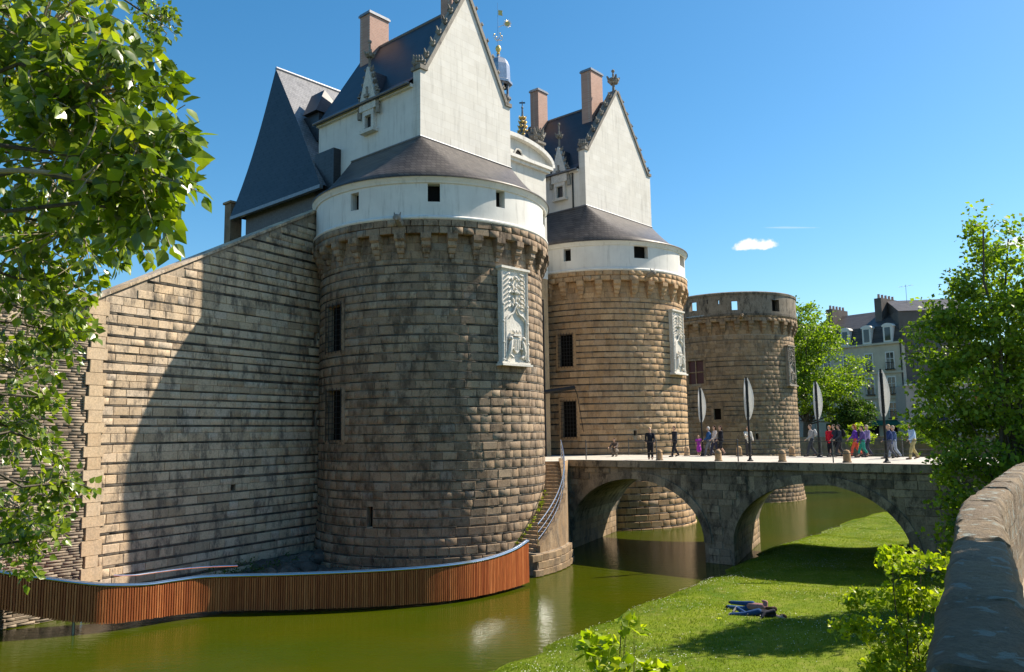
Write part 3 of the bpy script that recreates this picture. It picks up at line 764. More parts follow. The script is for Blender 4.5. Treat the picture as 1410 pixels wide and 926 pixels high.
# ---- second gate tower
ZB2, ZE2 = 17.65, 19.72
w2 = [cyl_rect(c2, R2, 770, 461, 789, 505), cyl_rect(c2, R2, 774, 553, 794, 602)]
s2 = [cyl_rect(c2, R2, 873, 593, 877, 600)]
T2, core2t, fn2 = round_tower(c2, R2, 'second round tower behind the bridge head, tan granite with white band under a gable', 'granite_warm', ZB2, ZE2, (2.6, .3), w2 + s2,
    [(776, 343, 786, 360), (873, 338, 892, 356), (936, 350, 942, 367)], [(w2[0], 5, 9), (w2[1], 5, 9)], n_single=300, widths=(.55, 1.0))
G2, AL2, AR2, OB2 = 2.3, -4.45, 4.45, -6.5
skirt_roof(T2, c2, R2, ZE2, 22.75, G2, AL2, AR2, -6.0, 125)
# ---- far tower, open battlements
w3 = [cyl_rect(c3, R3, 947.5, 497, 969, 529), cyl_rect(c3, R3, 983, 563, 993, 578)]
s3 = [cyl_rect(c3, R3, 1041, 597, 1045, 606)]
zt3 = cyl_hit(c3, R3, 1028, 402)[1]; zb3 = cyl_hit(c3, R3, 1028, 432)[1]
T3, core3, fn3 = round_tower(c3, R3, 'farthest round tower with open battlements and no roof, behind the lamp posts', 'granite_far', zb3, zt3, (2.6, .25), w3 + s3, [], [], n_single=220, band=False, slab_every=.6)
def battlements(T, c, R, z0, z1):
    RB = R + .36; fb = lambda s, z: (Vector((c.x, c.y, 0)) + dphi(s / RB) * RB + ZV * z, dphi(s / RB))
    op = [cyl_rect(c, RB, 949, 416, 959, 429) + ('open',), cyl_rect(c, RB, 1007.5, 414, 1016, 427) + ('open',), cyl_rect(c, RB, 1063, 413, 1073, 429),
          cyl_rect(c, RB, 973, 413, 974.6, 419) + ('open',), cyl_rect(c, RB, 988, 413, 990, 419) + ('open',)]
    # matching openings in the far side of the ring, so that the sky shows through
    back = []
    for h in op:
        if len(h) > 4:
            m = (h[0] + h[1]) / 2 / RB; P = Vector((c.x, c.y, 0)) + dphi(m) * RB; d = Vector((P.x, P.y, 0)).normalized(); rel = P - Vector((c.x, c.y, 0)); t = -2 * rel.dot(d)
            Q = rel + d * t; ph = math.atan2(-Q.dot(AX), Q.dot(OX)); w = (h[1] - h[0]) * 3.2; back.append((ph * RB - w / 2, ph * RB + w / 2, z0 + .15, z1 + .0))
    o = grid_surface(fb, [math.radians(x) * RB for x in range(-180, 181, 4)], [z0, (z0 + z1) / 2, z1 - .3], op + [b[:3] + (z1 - .35, 'open') for b in back], .55, 'battlement_stone', 'dark_void', T, 'battlement')
    mb = MB(); mb.lathe(c, [(RB - .5, z1 - .32), (RB + .06, z1 - .3), (RB + .08, z1 - .1), (RB - .1, z1), (RB - .5, z1)], 90, dirf=dphi); mb.build('coping', 'battlement_stone', T)
    mb = MB(); mb.lathe(c, [(RB - .05, z0 - .25), (RB + .07, z0 - .2), (RB + .07, z0 - .02), (RB - .05, z0)], 90, dirf=dphi); mb.build('string_course', 'battlement_stone', T)
    mb = MB(); mb.lathe(c, [(RB - .48, z0 - .6), (RB - .48, z1 - .32)], 90, dirf=dphi); 
    mb2 = MB(); mb2.lathe(c, [(0.01, z0 - .6), (RB - .4, z0 - .6)], 60, dirf=dphi); mb2.build('platform', 'mortar', T)
battlements(T3, c3, R3, zb3, zt3)
# cross mullion window with closed red shutters on the far tower
def mullion(core, fn, h):
    mb = MB(); mid = (h[0] + h[1]) / 2; zm = h[2] + (h[3] - h[2]) * .5
    for (s0, s1, z0, z1) in ((h[0] + .03, mid - .06, h[2] + .03, zm - .06), (mid + .06, h[1] - .03, h[2] + .03, zm - .06), (h[0] + .03, mid - .06, zm + .06, h[3] - .03), (mid + .06, h[1] - .03, zm + .06, h[3] - .03)):
        m2 = MB(); q = [fn(s0, z0)[0], fn(s1, z0)[0], fn(s1, z1)[0], fn(s0, z1)[0]]; n = fn(mid, z0)[1]; m2.prism([p - n * .2 for p in q], n * .05); m2.build('shutter', 'shutter_red', core)
    for (a, b) in ((fn(mid, h[2])[0], fn(mid, h[3])[0]), (fn(h[0], zm)[0], fn(h[1], zm)[0])):
        n = fn(mid, zm)[1]; mb.tube([a - n * .08, b - n * .08], .06, 4)
    mb.build('mullion', 'granite_far', core)
mullion(core3, fn3, w3[0])
def surround(core, fn, h, mat, t=.22):
    """dressed stones round a window: two jambs, lintel and sill"""
    s0, s1, z0, z1 = h[:4]
    for (a, b, c_, d_) in ((s0 - t, s0, z0, z1), (s1, s1 + t, z0, z1), (s0 - t, s1 + t, z1, z1 + t * 1.2), (s0 - t, s1 + t, z0 - t, z0)):
        mb = MB(); q = [fn(a, c_), fn(b, c_), fn(b, d_), fn(a, d_)]; n = fn((a + b) / 2, z0)[1]
        mb.prism([p[0] for p in q], n * .075); mb.build('window_surround', mat, core)
for (cr_, f_, hs_, m_) in ((core1, fn1, w1, 'granite'), (core2t, fn2, w2, 'granite_warm'), (core3, fn3, w3, 'granite_far')):
    for h in hs_: surround(cr_, f_, h, m_)

# ------------------------------------------------------------------ carved coats of arms
def arms_panel(name, c, R, px0, py0, px1, py1, label, mat, deg=None):
    """tall carved panel: cornice, feathered shafts, ogee niche with crowned shield and supporters, sill"""
    fm, zt = cyl_hit(c, R, (px0 + px1) / 2, py0); _, zb = cyl_hit(c, R, (px0 + px1) / 2, py1)
    if deg is not None: fm = math.radians(deg)
    H = zt - zb; Wd = H * .40; n = dphi(fm); t = n.cross(ZV) * -1.0
    base = Vector((c.x, c.y, 0)) + n * (R - .12) + ZV * zb
    T = thing(name, base, label, 'coat of arms')
    P = lambda x, y, z: base + t * x + n * y + ZV * z
    def bx(nm, x0, x1, y0, y1, z0, z1, mt=mat):
        mb = MB(); mb.obox(P((x0 + x1) / 2, (y0 + y1) / 2, (z0 + z1) / 2), t * ((x1 - x0) / 2), n * ((y1 - y0) / 2), ZV * ((z1 - z0) / 2)); return mb.build(nm, mt, T)
    w = Wd / 2; D = .30
    bx('panel', -w, w, 0, D, 0, H * .97)
    # cornice and sill in steps
    for (nm, z0, z1, e) in (('cornice', H * .97, H * .985, .06), ('cornice', H * .985, H * 1.01, .14), ('sill', -.10, 0, .10), ('sill', -.2, -.10, .2)):
        bx(nm, -w - e * .7, w + e * .7, 0, D + e, z0, z1)
    for sgn in (-1, 1):
        mb = MB(); mb.tube([P(sgn * (w - .07), D + .05, 0), P(sgn * (w - .07), D + .05, H * .62)], .055, 7); mb.tube([P(sgn * (w - .02), D + .02, 0), P(sgn * (w - .02), D + .02, H * .96)], .05, 6)
        for q in (.02, .2, .42, .6): mb.ball(P(sgn * (w - .06), D + .05, H * q), .085, 7, 5)
        mb.build('shaft', mat, T, True)
        # feathered blades of the upper field
        mb = MB()
        for k in range(8):
            z = H * (.57 + .05 * k); x = sgn * w * .56
            mb.tube([P(x - sgn * w * .26, D + .01, z + .16), P(x, D + .10, z + .05), P(x + sgn * w * .24, D + .01, z - .12)], [.02, .055, .02], 5)
        mb.build('feathering', mat, T, True)
        mb = MB()
        for k in range(5):
            z = H * (.60 + .07 * k); mb.ball(P(sgn * w * .24, D + .06, z), (.07, .07, .09), 6, 5)
        mb.build('leaf_scroll', mat, T, True)
    # ogee arch
    mb = MB(); arch = []
    for k in range(-10, 11):
        u = k / 10; zz = H * (.40 + .115 * math.sqrt(max(0, 1 - u * u * .98)) + .085 * max(0, 1 - abs(u) * 2.6) ** 2); arch.append(P(u * w * .78, D + .07, zz))
    mb.tube([P(-w * .78, D + .07, .05)] + arch + [P(w * .78, D + .07, .05)], .06, 6); mb.build('ogee_arch', mat, T, True)
    mb = MB(); mb.tube([P(0, D + .08, H * .6), P(0, D + .08, H * .9)], [.05, .03], 6)
    for q, r in ((.62, .10), (.74, .14), (.78, .08), (.90, .11)): mb.ball(P(0, D + .09, H * q), (r, r, r * .8), 8, 5)
    mb.box(P(0, D + .10, H * .745), (.34, .2, .07), math.atan2(t.y, t.x)); mb.build('finial', mat, T, True)
    # crowned shield between two supporters
    mb = MB(); sh = [(-.26, .62), (.26, .62), (.26, .30), (.17, .12), (0, 0), (-.17, .12), (-.26, .30)]; k = H / 4.6
    mb.prism([P(x * k * 1.05, D, (y * 1.25 + .42) * k) for (x, y) in sh], n * .13); mb.build('shield', mat, T)
    mb = MB()
    for x in (-.18, -.06, .06, .18): mb.prism([P((x - .022) * k, D + .13, .62 * k), P((x + .022) * k, D + .13, .62 * k), P((x + .022) * k, D + .13, 1.1 * k), P((x - .022) * k, D + .13, 1.1 * k)], n * .03)
    mb.build('charge', mat, T)
    mb = MB(); mb.box(P(0, D + .1, 1.30 * k), (.56 * k, .2, .1), math.atan2(t.y, t.x))
    for q in range(5): mb.ball(P((-.24 + .12 * q) * k, D + .11, (1.44 + .05 * (q % 2 == 0)) * k), (.05 * k, .07, .1 * k), 6, 5)
    mb.build('crown', mat, T, True)
    for sgn in (-1, 1):
        mb = MB(); mb.tube([P(sgn * .60 * k, D, .16 * k), P(sgn * .52 * k, D + .12, .5 * k), P(sgn * .42 * k, D + .13, .9 * k), P(sgn * .34 * k, D + .12, 1.08 * k)], [.09 * k, .14 * k, .11 * k, .06 * k], 7)
        mb.ball(P(sgn * .44 * k, D + .14, 1.14 * k), .11 * k, 7, 5); mb.tube([P(sgn * .48 * k, D + .1, .6 * k), P(sgn * .26 * k, D + .17, .66 * k)], .05 * k, 5); mb.tube([P(sgn * .55 * k, D + .1, .4 * k), P(sgn * .3 * k, D + .16, .2 * k)], .06 * k, 5)
        mb.build('supporter', mat, T, True)
    return T
arms_panel('carved_arms', c1, R1, 690, 373, 734, 500, 'white carved coat of arms panel on the nearest tower', 'carved_stone', 2)
arms_panel('carved_arms', c2, R2, 922, 430, 943, 513, 'pale carved coat of arms panel on the second tower', 'carved_stone', -4)
arms_panel('carved_arms', c3, R3, 1065, 476, 1087, 529, 'weathered brown coat of arms panel on the farthest tower', 'carved_dark', 2)
# carved gargoyle heads on the corbel rings
def gargoyle(c, R, px, py, label, mat):
    f, z = cyl_hit(c, R + .35, px, py); n = dphi(f); t = n.cross(ZV); b = Vector((c.x, c.y, 0)) + n * (R + .2) + ZV * z
    T = thing('gargoyle', b, label, 'gargoyle'); mb = MB()
    mb.tube([b - n * .15, b + n * .3 + ZV * .05, b + n * .62 + ZV * .14], [.17, .2, .15], 8); mb.ball(b + n * .72 + ZV * .18, (.2, .2, .17), 8, 6)
    mb.build('body', mat, T, True); mb = MB(); mb.tube([b + n * .8 + ZV * .1, b + n * 1.0 + ZV * .02], [.1, .05], 6); mb.build('muzzle', mat, T, True)
    for s in (-1, 1): mb = MB(); mb.tube([b + n * .66 + t * s * .12 + ZV * .3, b + n * .62 + t * s * .16 + ZV * .46], [.05, .02], 5); mb.build('ear', mat, T)
gargoyle(c1, R1, 551, 309, 'small dark stone gargoyle head below the nearest tower\'s white band', 'crocket_stone')
gargoyle(c2, R2, 893, 381, 'weathered gargoyle below the second tower\'s white band', 'crocket_stone')
gargoyle(c3, R3, 1020, 438, 'pale gargoyle on the corbel ring of the farthest tower', 'granite_far')

# ------------------------------------------------------------------ white lodges standing on the towers
def crocket(mb, p, d, s=.16):
    """little carved leaf: knob with two curling lobes"""
    mb.ball(p + d * s * .6, (s * .62, s * .62, s * .7), 6, 5); mb.tube([p, p + d * s * 1.1 + ZV * s * .3, p + d * s * 1.5 + ZV * s * .9], [s * .3, s * .35, s * .15], 5)
    side = d.cross(ZV)
    if side.length > .1:
        side.normalize()
        for q in (-1, 1): mb.ball(p + d * s * .8 + side * q * s * .6 + ZV * s * .2, s * .36, 5, 4)
def pinnacle(T, base, h, name='pinnacle', mat='crocket_stone', s=.2):
    mb = MB(); b = Vector(base); mb.box(b + ZV * h * .12, (s, s, h * .24)); mb.box(b + ZV * h * .55, (s * .8, s * .8, h * .62), 0, .12)
    for q in (.3, .5, .68): 
        for k in range(4): a = math.pi / 4 + k * math.pi / 2; mb.ball(b + Vector((math.cos(a), math.sin(a), 0)) * s * (.62 - q * .5) + ZV * h * q, s * .22, 5, 4)
    mb.box(b + ZV * h * .86, (s * 1.3, s * .5, s * .35)); mb.box(b + ZV * h * .86, (s * .5, s * 1.3, s * .35)); mb.ball(b + ZV * h * .97, s * .3, 6, 5)
    return mb.build(name, mat, T)
def chimney(T, c, a, o, w, d, z0, z1):
    b = fr(c, a, o, z0); rz = math.atan2(AX.y, AX.x); mb = MB(); mb.box((b.x, b.y, (z0 + z1) / 2), (w, d, z1 - z0), rz); ch = mb.build('chimney', 'brick_red', T)
    mb = MB(); mb.box((b.x, b.y, z1 + .06), (w + .16, d + .16, .12), rz); mb.box((b.x, b.y, z1 + .16), (w + .06, d + .06, .09), rz); mb.build('chimney_cap', 'lead', ch)
def lodge(c, label, g, aL, aR, oB, zlow, zeave, zknee, zapex, dorm, chims, finial, s_knee=.55):
    T = thing('gabled_lodge', fr(c, 0, 0, zlow), label, 'building')
    th = .55; am = (aL + aR) / 2; P = lambda a, o, z: fr(c, a, o, z)
    kw = .38                              # shoulder width of the gable
    # gable wall
    mb = MB(); zs = zknee - .35
    poly = [P(aL, g, zlow), P(aR, g, zlow), P(aR, g, zs), P(aR - kw, g, zs + .02), P(am + .12, g, zapex - .1), P(am - .12, g, zapex - .1), P(aL + kw, g, zs + .02), P(aL, g, zs)]
    mb.prism(poly, -OX * th); gw = mb.build('gable_wall', 'ashlar_white', T)
    # sloping copings with crockets
    for sg, a0 in ((-1, aL), (1, aR)):
        mb = MB(); p0 = P(a0 - sg * kw * .9, g - th / 2, zs + .04); p1 = P(am + sg * .04, g - th / 2, zapex); d = (p1 - p0); L = d.length; d.normalize()
        nrm = Vector((-d.z * AX.x * 0, 0, 0)); up = (AX * sg * math.sin(math.atan2(zapex - zs, abs(am - a0))) + ZV * math.cos(math.atan2(zapex - zs, abs(am - a0))))
        mb.obox((p0 + p1) / 2 + up * .05, d * (L / 2), OX * (th / 2 + .10), up * .10); cp_ = mb.build('coping', 'crocket_stone', T)
        n = 7
        for k in range(1, n):
            mb = MB(); crocket(mb, p0 + d * (L * k / n) + up * .14 + OX * .16, up, .23); mb.build('crocket', 'crocket_stone', cp_)
        mb = MB(); kc = P(a0 - sg * kw * .5, g - th / 2, zs + .12); mb.box(kc, (kw + .16, th + .2, .22), math.atan2(AX.y, AX.x))
        for q in range(4): crocket(mb, kc + ZV * .12 + AX * (sg * (.1 * q - .12)) + OX * (.22 - .1 * q), ZV + AX * sg * .5, .24)
        mb.build('kneeler', 'crocket_stone', T)
    # side walls and back
    mb = MB(); mb.obox(P(aL + .2, (g - th + oB) / 2, (zlow + zeave) / 2), AX * .2, OX * ((g - th - oB) / 2 - .002), ZV * ((zeave - zlow) / 2)); sw = mb.build('side_wall', 'plaster', T)
    mb = MB(); mb.obox(P(aR - .2, (g - th + oB) / 2, (zlow + zeave) / 2), AX * .2, OX * ((g - th - oB) / 2 - .002), ZV * ((zeave - zlow) / 2)); mb.build('side_wall', 'plaster', T)
    mb = MB(); mb.prism([P(aL + .4, oB, zlow), P(aR - .4, oB, zlow), P(aR - .4, oB, zeave), P(am, oB, zapex - .6), P(aL + .4, oB, zeave)], OX * .4); mb.build('back_wall', 'plaster', T)
    # eaves cornice
    mb = MB(); mb.obox(P(aL - .10, (g - th + oB) / 2, zeave - .10), AX * .10, OX * ((g - th - oB) / 2 - .01), ZV * .09); mb.obox(P(aR + .10, (g - th + oB) / 2, zeave - .10), AX * .10, OX * ((g - th - oB) / 2 - .01), ZV * .09); mb.build('eaves_cornice', 'plaster', T)
    # slate roof, slightly flared at the foot
    zr = zapex - .55; roof = MB(); og = g - th - .01; vs = []
    for sg, a0 in ((-1, aL), (1, aR)):
        sl = [(a0 + sg * .34, zeave - .02), (a0 - sg * .25, zeave + .55), (am + (a0 - am) * .5, zeave + .55 + (zr - zeave - .55) * (1 - .5 * abs(a0 - am) / abs(a0 - sg * .25 - am))), (am, zr)]
        v = [P(a, o, z) for (a, z) in sl for o in (oB - .15, og)]; u = [q - ZV * .12 for q in v]
        n = len(roof.v); roof.add(v, [(2 * k, 2 * k + 1, 2 * k + 3, 2 * k + 2) for k in range(3)]); roof.add(u, [(2 * k, 2 * k + 1, 2 * k + 3, 2 * k + 2) for k in range(3)])
        roof.add([v[0], v[1], u[1], u[0]], [(0, 1, 2, 3)]); roof.add([v[0], v[2], v[4], v[6], u[6], u[4], u[2], u[0]], [(0, 1, 6, 7), (1, 2, 5, 6), (2, 3, 4, 5)])
    rf = roof.build('roof', 'slate', T)
    mb = MB(); mb.tube([P(am, oB - .15, zr + .03), P(am, og, zr + .03)], .09, 6); mb.build('ridge_cap', 'lead', rf)
    mb = MB(); mb.tube([P(aL - .36, oB - .1, zeave - .03), P(aL - .36, og, zeave - .03)], .07, 6); mb.build('gutter', 'lead', rf)
    for (a, o, w, d, z0, z1) in chims: chimney(T, c, a, o, w, d, z0, z1)
    # gothic dormer on the side towards the camera
    if dorm:
        o0, z0, z1, w, gz, fz = dorm           # position along the wall, window foot and head, half width, gable apex, finial top
        y = aL - .16
        def slab(nm, poly, mat, th_=.3, par=T, off=0.0): m = MB(); m.prism([P(aL + .05 - off, o, z) for (o, z) in poly], -AX * th_); return m.build(nm, mat, par)
        for (nm, q) in (('window_jamb', [(o0 - w - .2, z0), (o0 - w, z0), (o0 - w, z1), (o0 - w - .2, z1)]), ('window_jamb', [(o0 + w, z0), (o0 + w + .2, z0), (o0 + w + .2, z1), (o0 + w, z1)]),
                        ('window_lintel', [(o0 - w - .2, z1), (o0 + w + .2, z1), (o0 + w + .2, z1 + .28), (o0 - w - .2, z1 + .28)]), ('window_sill', [(o0 - w - .32, z0 - .2), (o0 + w + .32, z0 - .2), (o0 + w + .32, z0), (o0 - w - .32, z0)])):
            slab(nm, q, 'carved_stone', .30 if 'sill' not in nm else .42)
        slab('window', [(o0 - w, z0), (o0 + w, z0), (o0 + w, z1), (o0 - w, z1)], 'glass_dark', .08)
        hw = w + .42; zc = z1 + .28
        slab('dormer_gable', [(o0 - hw, zc), (o0 + hw, zc), (o0 + hw, zc + .5), (o0 + .06, gz), (o0 - .06, gz), (o0 - hw, zc + .5)], 'carved_stone', .34)
        roofd = MB(); roofd.prism([P(aL + .04, o0 - hw, zc + .45), P(aL + .04, o0, gz - .1), P(aL + .04, o0 + hw, zc + .45)], AX * 2.2); roofd.build('dormer_roof', 'slate', T)
        for sg in (-1, 1):
            mb = MB()
            for k in range(5): f = (k + .5) / 5; crocket(mb, P(aL - .15, o0 + sg * (hw * (1 - f) + .06 * f), zc + .5 + (gz - zc - .5) * f), (OX * sg + ZV * .4).normalized(), .17)
            mb.build('crockets', 'crocket_stone', T); pinnacle(T, P(aL - .2, o0 + sg * (hw + .1), zc - .35), 1.5, s=.2)
        mb = MB(); mb.tube([P(aL - .13, o0, gz - .1), P(aL - .13, o0, fz)], [.09, .05], 6); b = P(aL - .13, o0, gz + (fz - gz) * .45)
        for k in range(4): a = k * math.pi / 2 + .4; crocket(mb, b, Vector((math.cos(a), math.sin(a), .2)), .22)
        mb.ball(P(aL - .13, o0, fz), .11, 7, 5); mb.build('finial', 'crocket_stone', T)
        mb = MB(); b = P(aL - .32, o0, zc + .75); mb.tube([b - ZV * .2, b + ZV * .45], .07, 6); mb.box(b + ZV * .05, (.34, .2, .16), math.atan2(OX.y, OX.x)); mb.ball(b + ZV * .5, .09, 6, 5); mb.build('carving', 'crocket_stone', T)
    if finial:
        mb = MB(); p = P(am, g - th / 2, zapex); mb.tube([p - ZV * .1, p + ZV * finial], [.13, .06], 7)
        for k in range(4): a = k * math.pi / 2 + .3; crocket(mb, p + ZV * finial * .5, Vector((math.cos(a), math.sin(a), .15)), .36)
        mb.ball(p + ZV * finial, .14, 8, 6); mb.ball(p + ZV * finial * .82, .1, 6, 5); mb.build('finial', 'crocket_stone', T)
    return T
L1 = lodge(c1, 'white gabled lodge with steep slate roof on top of the nearest tower', G1, AL1, AR1, OB1, 18.5, 24.75, 25.75, 31.0,
      (-1.13, 23.15, 23.95, .27, 26.7, 28.2), [(.0, -5.2, 1.5, .95, 27.5, 32.4), (.45, 1.4, 1.2, .9, 28.2, 33.0)], .0)
L2 = lodge(c2, 'white gabled lodge on top of the second tower, cross finial on its apex', G2, AL2, AR2, OB2, 19.2, 25.6, 27.3, 32.75,
      (.10, 23.7, 24.6, .3, 27.6, 29.4), [(-.45, .3, 1.55, .95, 28.5, 34.6), (-.6, -5.0, 1.2, .85, 28.5, 34.6)], 1.75)
mb = MB(); dp = fr(c2, AL2 - .08, 1.2, 22.8); mb.tube([dp, dp + ZV * 2.9], .06, 6); mb.build('downpipe', 'iron', L2)

# ------------------------------------------------------------------ gate front between the towers
gf = fr(c1, 9.2, -1.6, 0)
GT = thing('gatehouse', (gf.x, gf.y, DECK), 'narrow white gatehouse front with curved pediment between the two gate towers', 'gatehouse')
P = lambda a, o, z: fr(c1, a, o, z)
A_L, A_R, GO = 5.5, 12.15, -1.5
zc_ = on_plane(755, 241, fr(c1, 0, GO, 0), OX).z
mb = MB(); mb.obox(P((A_L + A_R) / 2, GO - .6, (DECK + 11) / 2 + 3), AX * ((A_R - A_L) / 2), OX * .6, ZV * ((11 - DECK) / 2 + 3)); mb.build('lower_wall', 'granite_warm', GT)
mb = MB(); mb.obox(P((A_L + A_R) / 2, GO - .6, (17.0 + zc_) / 2), AX * ((A_R - A_L) / 2 + .02), OX * .63, ZV * ((zc_ - 17.0) / 2)); mb.build('upper_wall', 'ashlar_white', GT)
def gstrip(nm, a0, a1, z0, z1, out, mat='plaster'):
    m = MB(); m.obox(P((a0 + a1) / 2, GO + out / 2 - .3, (z0 + z1) / 2), AX * ((a1 - a0) / 2), OX * (.3 + out / 2), ZV * ((z1 - z0) / 2)); return m.build(nm, mat, GT)
gstrip('cornice', A_L - .1, A_R + .25, zc_, zc_ + .2, .25); gstrip('cornice', A_L - .1, A_R + .4, zc_ + .2, zc_ + .42, .42)
# curved pediment
am_ = (A_L + A_R) / 2; hw_ = (A_R - A_L) / 2 + .4; rise = 1.2
arc = [P(am_ + hw_ * math.cos(math.pi - math.pi * k / 20) , GO + .05, zc_ + .42 + rise * math.sin(math.pi * k / 20) ** .9) for k in range(21)]
mb = MB(); mb.prism(arc, -OX * .6); mb.build('tympanum', 'ashlar_white', GT)
mb = MB()
for k in range(20):
    p, q = arc[k], arc[k + 1]; d = (q - p).normalized(); up = OX.cross(d) * -1
    if up.z < 0: up = -up
    mb.obox((p + q) / 2 + up * .12 - OX * .1, d * ((q - p).length / 2 + .02), OX * .45, up * .14)
mb.build('pediment_moulding', 'plaster', GT)
ap = P(am_ + hw_ - .5, GO - .6, zc_ + .42); 
mb = MB(); mb.box(ap + ZV * .9, (.7, .7, 1.8), math.atan2(AX.y, AX.x)); mb.box(ap + ZV * 1.85, (.9, .9, .16), math.atan2(AX.y, AX.x)); mb.build('pedestal', 'crocket_stone', GT)
mb = MB(); q = ap + ZV * 1.9; mb.tube([q, q + ZV * 1.0], [.22, .12], 7)
for zz, rr in ((.25, .42), (.55, .34), (.85, .2)):
    for k in range(6): a = k * math.pi / 3 + zz; crocket(mb, q + ZV * zz, Vector((math.cos(a), math.sin(a), .3)), rr)
mb.build('finial', 'crocket_stone', GT)
oc = on_plane(712.5, 216, fr(c1, 0, GO, 0), OX)
mb = MB(); rr = .5
ring = [oc + OX * .08 + AX * (rr * .8 * math.cos(t)) + ZV * (rr * math.sin(t)) for t in [2 * math.pi * k / 20 for k in range(20)]]
mb.prism(ring, -OX * .3); mb.build('oculus', 'dark_void', GT)
mb = MB(); mb.tube(ring + [ring[0]], .07, 6, False); mb.build('oculus_frame', 'carved_stone', GT)
dp = on_plane(747.5, 420, fr(c1, 0, GO + .15, 0), OX); mb = MB(); mb.tube([Vector((dp.x, dp.y, DECK)), Vector((dp.x, dp.y, 15.5))], .07, 6); mb.build('downpipe', 'iron', GT)
# gate passage
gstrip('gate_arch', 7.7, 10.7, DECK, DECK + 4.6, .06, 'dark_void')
# broken statue-like carving on the roof edge by the pediment
# iron drawbridge beam fixed to the wall left of the second tower
B0, B1 = on_plane(744, 541, fr(c1, 0, GO + .9, 0), OX), on_plane(791, 534, fr(c1, 0, GO + 1.4, 0), OX)
DB = thing('lifting_beam', B0, 'dark timber lifting beam beside the barred window of the second tower', 'beam')
mb = MB(); mb.tube([B0, B1], .13, 4); mb.build('beam', 'iron', DB)
mb = MB(); mb.tube([B1, B1 + ZV * -.5 + AX * .3, Vector((B1.x, B1.y, 0)) + AX * .9 + ZV * (DECK + 1.6)], .025, 5); mb.build('chain', 'iron', DB)
# ------------------------------------------------------------------ lantern turret with golden weather vane, small crocketed spire
def lantern():
    P0 = on_plane(687, 135, (-1.0, 62.0), (0, 1)); s = 62.0 / FPX
    T = thing('lantern_turret', (P0.x, P0.y, 18), 'lead domed lantern turret with golden weather vane behind the nearest gable', 'turret')
    Z = lambda py: on_plane(687, py, (0, 62.0), (0, 1)).z
    mb = MB(); mb.lathe(P0, [(.8, 18), (.8, Z(139)), (1.0, Z(138)), (1.0, Z(135)), (.86, Z(134))], 8); mb.build('drum', 'lead', T)
    for k in range(8):
        a = k * math.pi / 4 + math.pi / 8; mb = MB(); mb.box((P0.x + .78 * math.cos(a), P0.y + .78 * math.sin(a), (Z(134) + Z(119)) / 2), (.16, .16, Z(119) - Z(134)), a); mb.build('post', 'lead', T)
    mb = MB(); mb.lathe(P0, [(.86, Z(120)), (1.12, Z(118)), (1.12, Z(115)), (.95, Z(113)), (.93, Z(100)), (.9, Z(92)), (.74, Z(85)), (.4, Z(81)), (.16, Z(79)), (.1, Z(74))], 8); mb.build('dome', 'lead_bright', T)
    mb = MB(); mb.lathe(P0, [(.1, Z(76)), (.16, Z(74.5)), (.08, Z(73)), (.2, Z(70)), (.24, Z(67)), (.18, Z(64.5)), (.07, Z(63))], 12); mb.build('gold_ball', 'gold', T, True)
    mb = MB(); mb.tube([Vector((P0.x, P0.y, Z(66))), Vector((P0.x, P0.y, Z(4)))], [.05, .02], 6); mb.build('mast', 'steel', T)
    x = P0.x; y = P0.y
    mb = MB()
    for k in range(4): a = k * math.pi / 2 + .5; d = Vector((math.cos(a), math.sin(a), 0)); q = Vector((x, y, Z(56))); mb.tube([q, q + d * .35 + ZV * .1, q + d * .42 + ZV * .35, q + d * .3 + ZV * .42], .025, 4); mb.ball(q + d * .34 + ZV * .46, .06, 5, 4)
    mb.build('scroll', 'gold', T)
    mb = MB(); mb.prism([Vector((x + .04, y, Z(14))), Vector((x + .40, y, Z(15))), Vector((x + .36, y, Z(18))), Vector((x + .40, y, Z(22))), Vector((x + .04, y, Z(21)))], (0, .03, 0)); mb.build('vane_flag', 'gold', T)
    sc_ = Vector((x + .78, y, Z(33))); mb = MB(); mb.tube([Vector((x, y, Z(38))), Vector((x + .3, y, Z(36))), sc_], .02, 4); ring = [sc_ + Vector((math.cos(t), 0, math.sin(t))) * .2 for t in [2 * math.pi * k / 16 for k in range(16)]]; mb.prism(ring, (0, .06, 0))
    for k in range(14): t = 2 * math.pi * k / 14; d = Vector((math.cos(t), 0, math.sin(t))); mb.tube([sc_ + d * .19, sc_ + d * .36], [.03, .008], 4)
    mb.build('sun_disc', 'gold', T)
lantern()
def spire():
    Y = 66.0; P0 = on_plane(720, 195, (0, Y), (0, 1)); Z = lambda py: on_plane(720, py, (0, Y), (0, 1)).z
    T = thing('roof_spire', (P0.x, P0.y, Z(215)), 'slender crocketed spire rising behind the curved pediment', 'spire')
    mb = MB(); mb.lathe(P0, [(.42, Z(215)), (.42, Z(190)), (.34, Z(187)), (.30, Z(180)), (.1, Z(160)), (.07, Z(150)), (.12, Z(149)), (.05, Z(147)), (.03, Z(139))], 8); mb.build('shaft', 'lead', T)
    mb = MB()
    for py, r in ((188, .42), (182, .36), (176, .28), (170, .22), (164, .16)):
        for k in range(6): a = k * math.pi / 3 + py; crocket(mb, Vector((P0.x, P0.y, Z(py))) + Vector((math.cos(a), math.sin(a), 0)) * r * .7, Vector((math.cos(a), math.sin(a), .2)), .17)
    mb.build('crockets', 'gold', T); mb = MB(); mb.box((P0.x, P0.y, Z(142)), (.5, .04, .12)); mb.build('vane', 'iron', T)
spire()

